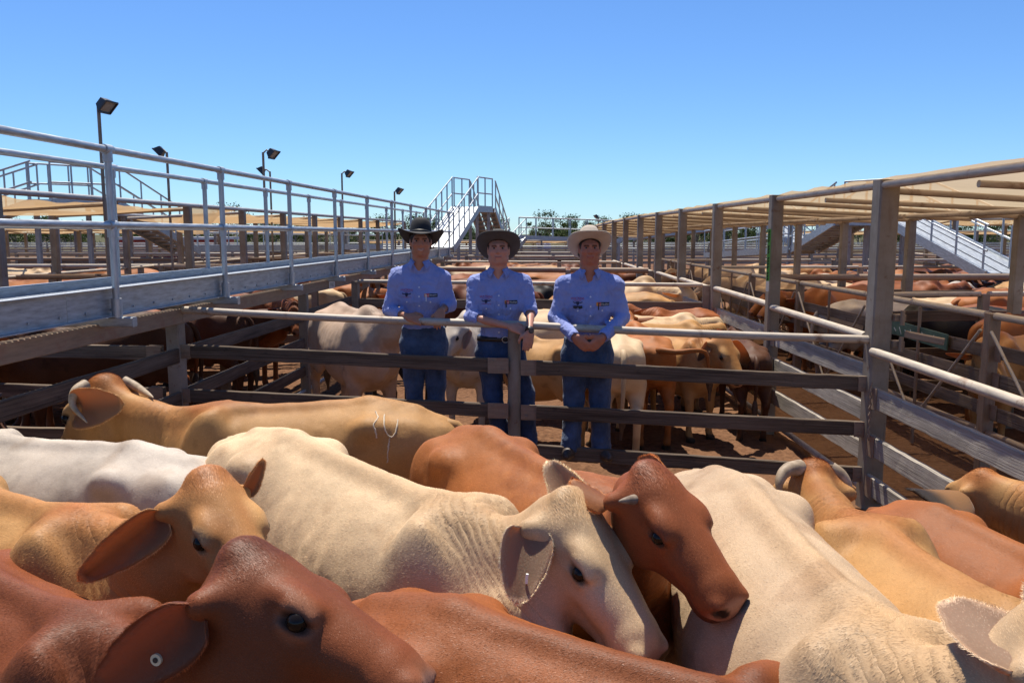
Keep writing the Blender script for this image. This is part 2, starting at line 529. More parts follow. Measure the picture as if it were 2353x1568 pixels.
# ---- stair bridge rising at the end of the walkway
def stair_span(name, label, A, B, width, rail_h=.95, treads=3, group=None, posts=4):
    """straight flight from A (world) to B, width measured sideways; open treads along the slope"""
    A, B = Vector(A), Vector(B)
    t = thing(name, label, 'stairs', (A.x, A.y, 0), group=group)
    e = (B - A).normalized(); side = e.cross(Vector((0, 0, 1))).normalized(); up = side.cross(e)
    for s in (1, -1):
        o = side * (width / 2 * s)
        MB().beam(A + o, B + o, .05, .2, up=up).build('stringer', MAT['galv'], t)
        for z in (rail_h, rail_h * .5):
            MB().tube([A + o + Vector((0, 0, z)), B + o + Vector((0, 0, z))], .024, 8).build('handrail', MAT['galv'], t)
        for k in range(posts):
            p = lerp(A, B, (k + .1) / (posts - .8)) + o
            MB().tube([p, p + Vector((0, 0, rail_h))], .022, 8).build('rail_post', MAT['galv'], t)
    L = (B - A).length
    for k in range(treads):
        off = side * (width * ((k + .5) / treads - .5)); w = width / treads * .86
        mb = MB(); mb.beam(A + off + up * .05, B + off + up * .05, w, .022, up=up)
        n = int(L / .25)
        mb.build('tread_plank', MAT['galv'], t)
    mb = MB()
    n = max(3, int(L / .28))
    for i in range(n):
        c = lerp(A, B, (i + .5) / n) - up * .01
        mb.beam(c - side * (width / 2 - .03), c + side * (width / 2 - .03), .05, .05, up=up)
    mb.build('tread_bearer', MAT['galv_dark'], t)
    return t
def platform(name, label, A, B, width, rail_h=.95, legs=True, posts=3, group=None, legz=0, mat='galv'):
    A, B = Vector(A), Vector(B)
    t = thing(name, label, 'walkway', (A.x, A.y, 0), group=group)
    e = (B - A).normalized(); side = e.cross(Vector((0, 0, 1))).normalized(); up = side.cross(e)
    MB().beam(A, B, width - .05, .03, up=up).build('deck', MAT[mat], t)
    for s in (1, -1):
        o = side * (width / 2 * s)
        MB().beam(A + o, B + o, .045, .2, up=up).build('side_channel', MAT['galv'], t)
        for z in (rail_h, rail_h * .5):
            MB().tube([A + o + Vector((0, 0, z)), B + o + Vector((0, 0, z))], .024, 8).build('handrail', MAT['galv'], t)
        for k in range(posts):
            p = lerp(A, B, k / (posts - 1)) + o
            MB().tube([p, p + Vector((0, 0, rail_h))], .022, 8).build('rail_post', MAT['galv'], t)
            if legs and k in (0, posts - 1):
                q = p - o * .2 + (B - A).normalized() * (.12 if k == 0 else -.12)
                MB().beam((q.x, q.y, legz), (q.x, q.y, p.z - .1), .1, .1).build('leg', MAT['galv_dark'], t)
    return t
# centre stair bridge
s0 = Vector((P(1008, 590, 23.4).x, 23.3, 1.72)); s1 = Vector((P(1070, 480, 27.0).x, 26.9, 2.95))
stair_span('access_stairs', 'galvanised stair flight rising from the end of the near walkway behind the black-hatted man', s0, s1, .85, posts=6, rail_h=1.0)
s2 = Vector((s1.x + .45, 28.0, 2.95))
platform('bridge_platform', 'small railed landing at the top of the centre stair flight', s1 + Vector((.0, .1, 0)), s2, .85, posts=3, rail_h=1.0)
stair_span('access_stairs', 'stair flight seen from below, descending behind the centre landing', s2 + Vector((.06, .06, 0)), s2 + Vector((.55, 2.7, -1.6)), .85, posts=5)

# ---- big corner post and the right fence with the shade canopy over the lane
XR = 2.77
ry = [3.85, 6.3, 8.77, 11.25, 13.55, 15.75, 18.0, 20.3, 22.6, 25.0, 27.5, 30.0, 33.0, 36.0]
cz = 2.52
can = thing('shade_canopy', 'tan shade cloth on a long pipe frame over the right laneway', 'canopy', (XR, 6.3, 0))
XB, zbk = 5.5, 2.36
def ctop(y): return cz - .0009 * max(0, y - 16) ** 2
for i, y in enumerate(ry):
    big = .15 if i == 1 else .125
    x = XR + (.04 if i == 1 else 0)
    MB().beam((x, y, -.15), (x, y, ctop(y) + .03), big, big, up=(0, 1, 0), bev=.012).build('post', MAT['post_steel'], can)
    yb = y + .25
    MB().beam((XB, yb, -.15), (XB, yb, ctop(y) - .17), .11, .11, up=(0, 1, 0), bev=.009).build('post', MAT['post_steel'], can)
    # cross pipe
    MB().tube([(XR + .06, y, ctop(y) - .05), (XB, yb, ctop(y) - .19)], .025, 10).build('cross_pipe', MAT['pipe_dusty'], can)
for i, (a, b) in enumerate(zip(ry[:-1], ry[1:])):
    MB().tube([(XR, a + .07, ctop(a) - .01), (XR, b - .07, ctop(b) - .01)], .029, 12).build('edge_pipe', MAT['pipe_dusty'], can)
    MB().tube([(XB, a - .0, ctop(a) - .16), (XB, b - .2, ctop(b) - .16)], .034, 12).build('edge_pipe', MAT['pipe_dusty'], can)
    m = (a + b) / 2
    MB().tube([(XR + .05, m, ctop(m) - .07), (XB, m, ctop(m) - .2)], .023, 10).build('cross_pipe', MAT['pipe_dusty'], can)
    MB().tube([((XR + XB) / 2, a + .03, ctop(a) - .19), ((XR + XB) / 2, b - .03, ctop(b) - .19)], .025, 10).build('ridge_pipe', MAT['pipe_dusty'], can)
rows = []
for y in np.arange(2.6, 36.0, .2):
    k = (y % .8) / .8
    row = []
    for j in range(13):
        u = j / 12
        sag = .02 * math.sin(math.pi * u) * (1 + .5 * math.sin(y * 2.6)) + .012 * math.sin(y * 9 + u * 7)
        x = XR - .035 + (XB + .06 - XR) * u
        z = ctop(y) + .036 - .16 * u - sag * .5 + (.006 * math.sin(y * 7.8) if j == 0 else 0)
        row.append((x, y, z))
    rows.append(row)
t_ = NT('tan_shade_cloth')
o = t_.coord('Object'); n = t_.noise(o, 1.2, 5); weave = t_.noise(t_.coord('Object', (1, 1, 1)), 220, 2)
c = t_.ramp(n, [(.3, (.43, .295, .165)), (.7, (.52, .375, .225))])
t_.set(col=c, rough=.9, spec=.1, normal=t_.bump(weave, .3, .003))
tr = t_.new('ShaderNodeBsdfTranslucent'); t_.l.new(t_.mix(1.0, c, (1.0, .95, .86), 'MULTIPLY'), tr.inputs[0])
mx = t_.new('ShaderNodeMixShader'); mx.inputs[0].default_value = .62
t_.l.new(t_.b.outputs[0], mx.inputs[1]); t_.l.new(tr.outputs[0], mx.inputs[2])
hol = t_.new('ShaderNodeBsdfTransparent'); hol.inputs[0].default_value = (1, .9, .74, 1); mh = t_.new('ShaderNodeMixShader'); mh.inputs[0].default_value = .22   # open weave
t_.l.new(mx.outputs[0], mh.inputs[1]); t_.l.new(hol.outputs[0], mh.inputs[2]); t_.l.new(mh.outputs[0], t_.out.inputs[0])
MAT['cloth'] = t_.m
def thick_sheet(rows, name, mat, parent, th=.004):
    mb = MB(); mb.grid(rows, uvs=lambda k, i: (k * .2, i * .2))
    ob = mb.build(name, mat, parent)
    return ob
thick_sheet(rows, 'shade_cloth', MAT['cloth'], can)

# right fence under the canopy edge: pipes and grey boards
t = thing('yard_fence', 'sunlit pale grey board fence with thick pipe rail beside the right laneway', 'fence', (XR, 8.0, 0))
for i, (a, b) in enumerate(zip(ry[:8], ry[1:9])):
    ga, gb = a + .08, b - .07
    pz_, bz_ = ((1.25, (.22, .54, .91)), (1.37, (.45, .77, 1.06)), (1.41, (.40, .76, 1.08)))[min(i, 2)]
    MB().tube([(XR - .02, ga, pz_ - .01), (XR - .02, gb, pz_ + .01)], .034, 14).build('top_pipe', MAT['pipe_dusty'], t)
    for z in bz_:
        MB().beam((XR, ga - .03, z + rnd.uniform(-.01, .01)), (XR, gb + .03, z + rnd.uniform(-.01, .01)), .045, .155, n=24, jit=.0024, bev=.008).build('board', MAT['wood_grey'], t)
    MB().tube([(XR + .09, ga, .10), (XR + .09, gb, .10)], .03, 10).build('bottom_rail', MAT['galv_dark'], t)
    for z in bz_:
        for q, s in ((ga, 1), (gb, -1)):
            if i and q == ga: continue
            MB().beam((XR - .028, q, z), (XR - .028, q + s * .12, z), .006, .165).build('bracket_plate', MAT['rust_steel'], t)

# chains hanging by the corner post
mb = MB()
for k in range(16):
    a = Vector((XR - .05, 6.16, 1.02 - k * .028 + .0 * k)); mb.tube([a + Vector((.006 * (-1) ** k, -.0, .016)), a + Vector((-.006 * (-1) ** k, .0, -.014))], .006, 6)
tag(mb.build('gate_chain', MAT['rust_steel']), 'rusty gate chain hanging on the big corner post right of the fence', 'chain')

# lane's far fence with pipe rails, droppers and diagonal braces
X2 = 4.15
y2 = [4.6, 7.1, 9.5, 11.9, 14.3, 16.7, 19.1, 21.5, 24.0]
t = thing('yard_fence', 'pipe and board fence with diagonal braces on the far side of the right laneway', 'fence', (X2, 7.1, 0))
for y in y2:
    MB().beam((X2, y, -.15), (X2, y, 1.47), .1, .1, up=(0, 1, 0), bev=.008).build('post', MAT['rust_steel'], t)
for a, b in zip(y2[:-1], y2[1:]):
    MB().tube([(X2, a + .055, 1.45), (X2, b - .055, 1.45)], .033, 12).build('top_pipe', MAT['pipe_dusty'], t)
    MB().tube([(X2, a + .055, .43), (X2, b - .055, .43)], .028, 10).build('bottom_rail', MAT['rust_steel'], t)
    m = (a + b) / 2
    MB().tube([(X2 - .035, m, .02), (X2 - .035, m, 1.42)], .017, 8).build('dropper', MAT['rust_steel'], t)
    MB().tube([(X2 - .05, a + .08, 1.32), (X2 - .05, m - .05, .3)], .014, 8).build('brace', MAT['pipe_dusty'], t)
    MB().tube([(X2 - .05, b - .08, 1.32), (X2 - .05, m + .05, .3)], .014, 8).build('brace', MAT['pipe_dusty'], t)
    for z in (.62, .90, 1.13):
        MB().beam((X2 + .03, a + .053, z), (X2 + .03, b - .053, z + rnd.uniform(-.02, .02)), .035, .115, n=14, jit=.002, bev=.005).build('board', MAT['wood_mid'], t)
        for q, s in ((a, 1), (b, -1)):
            MB().beam((X2 + .006, q + s * .053, z), (X2 + .006, q + s * .15, z), .006, .13).build('bracket_plate', MAT['rust_steel'], t)

# gate hinges and lugs on the big corner post
for z in (1.52, 1.32):
    m = MB(); m.beam((XR + .115, 6.24, z), (XR + .20, 6.24, z), .09, .05, bev=.006); m.tube([(XR + .16, 6.17, z - .05), (XR + .16, 6.17, z + .06)], .017, 10)
    m.build('hinge', MAT['rust_steel'], can)
m = MB(); m.beam((XR + .20, 6.2, 1.40), (XR + .42, 6.05, 1.36), .05, .05, bev=.006); m.build('gate_latch', MAT['rust_steel'], can)
# ------------------------------------------------------------------ implicit surfaces -> one continuous skin
class Field:
    def __init__(s, lo, hi, h):
        s.lo = np.array(lo, np.float32); s.h = h
        s.n = np.ceil((np.array(hi) - np.array(lo)) / h).astype(int) + 1
        s.F = np.full(s.n, 9.0, np.float32)
        s.ax = [s.lo[i] + h * np.arange(s.n[i], dtype=np.float32) for i in range(3)]
    def _sub(s, lo, hi):
        sl = []
        for i in range(3):
            a = int(np.clip(math.floor((lo[i] - s.lo[i]) / s.h), 0, s.n[i])); b = int(np.clip(math.ceil((hi[i] - s.lo[i]) / s.h) + 1, 0, s.n[i]))
            sl.append(slice(a, max(b, a)))
        sl = tuple(sl)
        X = s.ax[0][sl[0]][:, None, None]; Y = s.ax[1][sl[1]][None, :, None]; Z = s.ax[2][sl[2]][None, None, :]
        return sl, X, Y, Z
    def _put(s, sl, d, k, op='u'):
        F = s.F[sl]
        if F.size == 0: return
        if op == 'u':
            h = np.clip(.5 + .5 * (F - d) / k, 0, 1)
            s.F[sl] = F + (d - F) * h - k * h * (1 - h)
        else:
            d = -d
            h = np.clip(.5 - .5 * (F - d) / k, 0, 1)
            s.F[sl] = F + (d - F) * h + k * h * (1 - h)
    def cone(s, a, b, ra, rb, k=.03, lat=None, f=1.0, op='u'):
        """tapered capsule; lat = axis along which it is squeezed by factor f (<1 thinner)"""
        a = np.array(a, np.float32); b = np.array(b, np.float32)
        m = max(ra, rb) + k + 2 * s.h
        sl, X, Y, Z = s._sub(np.minimum(a, b) - m, np.maximum(a, b) + m)
        px, py, pz = X - a[0], Y - a[1], Z - a[2]
        ba = b - a; L2 = float(ba @ ba) + 1e-9
        t = np.clip((px * ba[0] + py * ba[1] + pz * ba[2]) / L2, 0, 1)
        qx, qy, qz = px - t * ba[0], py - t * ba[1], pz - t * ba[2]
        if lat is not None:
            l = np.array(lat, np.float32); l /= np.linalg.norm(l)
            c = (qx * l[0] + qy * l[1] + qz * l[2]) * (1 / f - 1)
            qx = qx + c * l[0]; qy = qy + c * l[1]; qz = qz + c * l[2]
        d = np.sqrt(qx * qx + qy * qy + qz * qz) - (ra + (rb - ra) * t)
        if lat is not None: d = d * (.5 + .5 * f)
        s._put(sl, d, k, op)
    def ell(s, c, r, k=.03, M=None, op='u'):
        """ellipsoid with radii r along the rows of M"""
        c = np.array(c, np.float32); r = np.array(r, np.float32)
        m = float(r.max()) + k + 2 * s.h
        sl, X, Y, Z = s._sub(c - m, c + m)
        px, py, pz = X - c[0], Y - c[1], Z - c[2]
        if M is not None:
            M = np.array(M, np.float32)
            px, py, pz = (M[0, 0] * px + M[0, 1] * py + M[0, 2] * pz, M[1, 0] * px + M[1, 1] * py + M[1, 2] * pz, M[2, 0] * px + M[2, 1] * py + M[2, 2] * pz)
        k0 = np.sqrt((px / r[0]) ** 2 + (py / r[1]) ** 2 + (pz / r[2]) ** 2)
        k1 = np.sqrt((px / r[0] ** 2) ** 2 + (py / r[1] ** 2) ** 2 + (pz / r[2] ** 2) ** 2) + 1e-6
        d = k0 * (k0 - 1) / k1
        s._put(sl, d, k, op)
    def trunk(s, st, k=.03):
        """barrel along x; st rows: x, top, bottom, half width, z of widest (0..1), top exponent"""
        st = np.array(st, np.float32); xs = st[:, 0]
        sl, X, Y, Z = s._sub((xs[0] - .1, -.6, st[:, 2].min() - .1), (xs[-1] + .1, .6, st[:, 1].max() + .1))
        def cr(col):
            x1 = np.clip(X.ravel(), xs[0], xs[-1]); y = col
            i = np.clip(np.searchsorted(xs, x1) - 1, 0, len(xs) - 2)
            sl_ = np.gradient(y, xs); h = xs[i + 1] - xs[i]; t = (x1 - xs[i]) / h
            v = (2 * t**3 - 3 * t**2 + 1) * y[i] + (t**3 - 2 * t**2 + t) * h * sl_[i] + (-2 * t**3 + 3 * t**2) * y[i + 1] + (t**3 - t**2) * h * sl_[i + 1]
            return v[:, None, None]
        top, bot, hw, wz, ex = (cr(st[:, j]) for j in range(1, 6))
        cz = bot + (top - bot) * wz
        dz = Z - cz
        hz = np.where(dz > 0, top - cz, cz - bot)
        e = np.where(dz > 0, ex, 2.2)
        q = ((np.abs(Y) / hw) ** e + (np.abs(dz) / hz) ** e) ** (1 / e)
        d = (q - 1) * np.minimum(hw, hz) * .9
        over = np.maximum(xs[0] - X, X - xs[-1])
        d = np.maximum(d, over)
        s._put(sl, d, k)
    def mesh(s, smooth=2):
        F = s.F; ins = F < 0
        n = F.shape
        c = np.zeros((n[0] - 1, n[1] - 1, n[2] - 1), np.uint8)
        for i in (0, 1):
            for j in (0, 1):
                for k in (0, 1):
                    c += ins[i:n[0] - 1 + i, j:n[1] - 1 + j, k:n[2] - 1 + k]
        act = np.argwhere((c > 0) & (c < 8))
        vid = np.full(c.shape, -1, np.int32); vid[tuple(act.T)] = np.arange(len(act))
        acc = np.zeros((len(act), 3), np.float64); cnt = np.zeros(len(act))
        cor = [(i, j, k) for i in (0, 1) for j in (0, 1) for k in (0, 1)]
        Fv = {q: F[act[:, 0] + q[0], act[:, 1] + q[1], act[:, 2] + q[2]] for q in cor}
        for q in cor:
            for ax in range(3):
                if q[ax]: continue
                r_ = list(q); r_[ax] = 1; r_ = tuple(r_)
                a, b = Fv[q], Fv[r_]
                m = (a < 0) != (b < 0)
                t = np.where(m, a / np.where(m, a - b, 1), 0)
                p = np.repeat(np.array(q, float)[None], len(act), 0); p[:, ax] += t
                acc[m] += p[m]; cnt[m] += 1
        V = (act + acc / cnt[:, None]) * s.h + s.lo
        faces = []
        for ax in range(3):
            o1, o2 = [(1, 2), (2, 0), (0, 1)][ax]
            a = np.moveaxis(ins, ax, 0)[:-1]; b = np.moveaxis(ins, ax, 0)[1:]
            e = np.argwhere(np.moveaxis(a != b, 0, ax))
            e = e[(e[:, o1] > 0) & (e[:, o2] > 0) & (e[:, o1] < n[o1] - 1) & (e[:, o2] < n[o2] - 1)]
            d1 = np.zeros(3, int); d1[o1] = 1; d2 = np.zeros(3, int); d2[o2] = 1
            f = np.stack([vid[tuple((e - d1 - d2).T)], vid[tuple((e - d2).T)], vid[tuple(e.T)], vid[tuple((e - d1).T)]], 1)
            flip = ~ins[tuple(e.T)]
            f[flip] = f[flip][:, ::-1]
            faces.append(f)
        Q = np.concatenate(faces)
        Q = Q[(Q >= 0).all(1)]
        for _ in range(smooth):
            acc = np.zeros_like(V); cn = np.zeros(len(V))
            for i in range(4):
                for j in (1, 3):
                    np.add.at(acc, Q[:, i], V[Q[:, (i + j) % 4]]); np.add.at(cn, Q[:, i], 1)
            V = V * .5 + .5 * acc / np.maximum(cn, 1)[:, None]
        return V, Q
def np_mesh(name, V, Q, mats, mi=None, attrs=None):
    me = bpy.data.meshes.new(name)
    me.vertices.add(len(V)); me.vertices.foreach_set('co', np.asarray(V, np.float32).ravel())
    m = Q.shape[1]
    me.loops.add(Q.size); me.loops.foreach_set('vertex_index', Q.astype(np.int32).ravel())
    me.polygons.add(len(Q)); me.polygons.foreach_set('loop_start', np.arange(0, Q.size, m, dtype=np.int32))
    me.polygons.foreach_set('use_smooth', np.ones(len(Q), bool))
    for x in (mats if isinstance(mats, (list, tuple)) else [mats]): me.materials.append(x)
    if mi is not None: me.polygons.foreach_set('material_index', np.asarray(mi, np.int32))
    me.update(calc_edges=True)
    for k, a in (attrs or {}).items():
        a = np.asarray(a, np.float32)
        if a.ndim == 2:
            at = me.attributes.new(k, 'FLOAT_COLOR', 'POINT'); at.data.foreach_set('color', np.concatenate([a, np.ones((len(a), 1), np.float32)], 1).ravel())
        else:
            at = me.attributes.new(k, 'FLOAT', 'POINT'); at.data.foreach_set('value', a)
    return me
def sstep(a, b, x):
    t = np.clip((x - a) / (b - a), 0, 1); return t * t * (3 - 2 * t)
# ------------------------------------------------------------------ cattle
t = NT('cattle_coat')
col = t.attr('coat').outputs['Color']; wr = t.attr('fold').outputs['Fac']; fm = t.attr('foldmask').outputs['Fac']; pk = t.attr('skin').outputs['Fac']
o = t.coord('Object'); os_ = t.coord('Object', (26, 90, 60)); 
hair = t.noise(os_, 3.2, 3, .6, .6); hair2 = t.noise(t.coord('Object', (60, 60, 24)), 5, 2, .6); mott = t.noise(o, 5, 5, .6); fine = t.noise(o, 26, 4, .65)
c = t.mix(t.math('MULTIPLY', t.ramp(mott, [(.35, (0, 0, 0)), (.7, (1, 1, 1))]), .3), col, t.mix(1.0, col, (.74, .66, .60), 'MULTIPLY'))
c = t.mix(t.math('MULTIPLY', t.ramp(hair, [(.42, (0, 0, 0)), (.68, (1, 1, 1))]), .30), c, t.mix(1.0, c, (.62, .58, .55), 'MULTIPLY'))
c = t.mix(t.math('MULTIPLY', t.ramp(fine, [(.5, (0, 0, 0)), (.75, (1, 1, 1))]), .22), c, t.mix(1.0, c, (1.35, 1.3, 1.25), 'MULTIPLY'))
wav = t.math('SINE', t.math('ADD', t.math('MULTIPLY', wr, 6.2832), t.math('MULTIPLY', t.noise(o, 5, 3), 9.0)))
wav = t.math('MULTIPLY', t.math('POWER', t.math('ABSOLUTE', wav), .6), t.math('MULTIPLY', fm, t.ramp(t.noise(o, 4, 3), [(.38, (.15, .15, .15)), (.62, (1, 1, 1))])))
b1 = t.bump(wav, .55, .012)
b2 = t.bump(t.noise(o, 6, 3, .5), .22, .02, b1)
b3 = t.bump(hair, .28, .0025, t.bump(hair2, .15, .002, b2))
t.set(col=c, rough=.6, spec=.2, sheen=.02, sheen_r=.4, normal=b3)
MAT['coat'] = t.m
t = NT('horn'); o = t.coord('Object'); n = t.noise(o, 22, 4)
t.set(col=t.ramp(n, [(.3, (.20, .145, .09)), (.7, (.42, .33, .23))]), rough=.6, spec=.3, normal=t.bump(t.noise(o, 60, 3), .3, .003)); MAT['horn'] = t.m
t = NT('dark_horn'); o = t.coord('Object'); n = t.noise(o, 22, 4)
t.set(col=t.ramp(n, [(.3, (.10, .075, .055)), (.7, (.27, .21, .155))]), rough=.65, spec=.25, normal=t.bump(t.noise(o, 60, 3), .4, .003)); MAT['horn_dark'] = t.m
t = NT('cattle_eye'); t.set(col=(.010, .007, .005), rough=.16, spec=.22); MAT['cow_eye'] = t.m
t = NT('eyelid_skin'); t.set(col=(.05, .028, .02), rough=.5); MAT['lid'] = t.m
t = NT('ear_hair')
col = t.attr('coat').outputs['Color']; o = t.coord('Object'); n = t.noise(t.coord('Object', (50, 50, 50)), 3, 4)
t.set(col=t.mix(t.math('MULTIPLY', n, .5), col, t.mix(1.0, col, (.6, .55, .5), 'MULTIPLY')), rough=.6, spec=.3, sheen=.2, normal=t.bump(n, .4, .003))
tr = t.new('ShaderNodeBsdfTranslucent'); t.l.new(t.mix(.18, t.mix(1.0, col, (1.25, .88, .64), 'MULTIPLY'), (.85, .48, .26)), tr.inputs[0])
mx = t.new('ShaderNodeMixShader'); mx.inputs[0].default_value = .5
t.l.new(t.b.outputs[0], mx.inputs[1]); t.l.new(tr.outputs[0], mx.inputs[2]); t.l.new(mx.outputs[0], t.out.inputs[0]); MAT['ear'] = t.m
MAT['tail_hair'] = plain('tail_switch_hair', (.06, .035, .022), .7, var=.5, scale=60, bscale=120, bstr=.6)
MAT['tag_cream'] = plain('cream_tag', (.62, .55, .36), .45, var=.1); MAT['tag_white'] = plain('white_tag', (.75, .74, .70), .45, var=.05)

PAL = dict(cream=(.60, .44, .265), tan=(.43, .235, .085), red=(.25, .074, .019), darkred=(.125, .034, .011), white=(.48, .42, .35), orange=(.33, .115, .028), brown=(.080, .030, .013), black=(.012, .010, .010), buff=(.44, .28, .14), pink=(.46, .33, .235))

TR = [(-.86, 1.10, .96, .04, .5, 2.0), (-.80, 1.155, .78, .125, .62, 2.0), (-.70, 1.20, .70, .19, .62, 1.95), (-.56, 1.245, .66, .235, .62, 1.8), (-.42, 1.275, .63, .25, .60, 1.75), (-.2, 1.25, .56, .285, .55, 1.75),
      (.08, 1.225, .515, .325, .50, 1.8), (.3, 1.225, .50, .30, .50, 1.75), (.47, 1.225, .52, .245, .50, 1.6), (.60, 1.16, .58, .205, .48, 1.7), (.72, 1.10, .68, .14, .5, 2.0), (.79, .98, .78, .04, .5, 2.0)]

def add_fur(body, V, Q, C, flow, n, length, s=1.0, wgt=None, seed=1, wid=.00085, name='coat_hair'):
    """short hairs as one mesh: thin blades lying along the flow, shaded with the hide's own normals"""
    g = np.random.RandomState(seed)
    nm = np.zeros(len(V) * 3, np.float32); body.data.vertices.foreach_get('normal', nm); nm = nm.reshape(-1, 3)
    A = V[Q]; ar = np.linalg.norm(np.cross(A[:, 2] - A[:, 0], A[:, 3] - A[:, 1]), axis=1)
    fn = nm[Q].mean(1)
    w = ar * (1 if wgt is None else wgt[Q].mean(1))
    cs = np.cumsum(w); fi = np.searchsorted(cs, g.rand(n) * cs[-1]).clip(0, len(Q) - 1)
    a, b = g.rand(n)[:, None], g.rand(n)[:, None]
    def itp(X): X = X[Q[fi]]; return (X[:, 0] * (1 - a) + X[:, 1] * a) * (1 - b) + (X[:, 3] * (1 - a) + X[:, 2] * a) * b
    p, nn, col, fl = itp(V), itp(nm), itp(C), itp(flow)
    nn /= np.linalg.norm(nn, axis=1)[:, None] + 1e-9
    L = itp(length[:, None])[:, 0] * g.uniform(.6, 1.3, n)
    clump = np.stack([vnoise(p[:, 0] * 28 / s + 9 * k, p[:, 1] * 28 / s, p[:, 2] * 28 / s + 5 * k) for k in range(3)], 1)
    fl = fl + .24 * clump + .14 * g.randn(n, 3)
    fl = fl - nn * (fl * nn).sum(1)[:, None]; fl /= np.linalg.norm(fl, axis=1)[:, None] + 1e-9
    sd = np.cross(fl, nn)
    lift = (.10 + .10 * g.rand(n))[:, None]
    tip = p + (fl + nn * lift) * L[:, None]
    wd = (wid * g.uniform(.7, 1.3, n))[:, None]
    HV = np.empty((n * 3, 3), np.float32); HV[0::3] = p - sd * wd - nn * .0006; HV[1::3] = p + sd * wd - nn * .0006; HV[2::3] = tip
    sh = (1 + .10 * g.randn(n) + .14 * clump[:, 0]).clip(.45, 1.75)[:, None]
    warm = 1 + .05 * g.randn(n, 1) * np.array([[0, .6, 1.2]])
    hc = (col * 1.12 * sh * warm).clip(.004, .95)
    HC = np.repeat(hc, 3, 0); HC[2::3] = (HC[2::3] * 1.06).clip(0, .95)
    tn = nn + .11 * g.randn(n, 3); tn /= np.linalg.norm(tn, axis=1)[:, None]
    me = np_mesh(name, HV, np.arange(n * 3).reshape(-1, 3), MAT['fur'], attrs=dict(coat=HC))
    me.normals_split_custom_set_from_vertices(np.repeat(tn, 3, 0).tolist())
    return link_mesh(name, me, body)
t = NT('cattle_fur')
t.set(col=t.attr('coat').outputs['Color'], rough=.5, spec=.30); MAT['fur'] = t.m

def frame(d, upv):
    u = np.array(d, float); u /= np.linalg.norm(u)
    w = np.array(upv, float); w = w - u * (w @ u); w /= np.linalg.norm(w)
    v = np.cross(w, u)
    return u, v, w

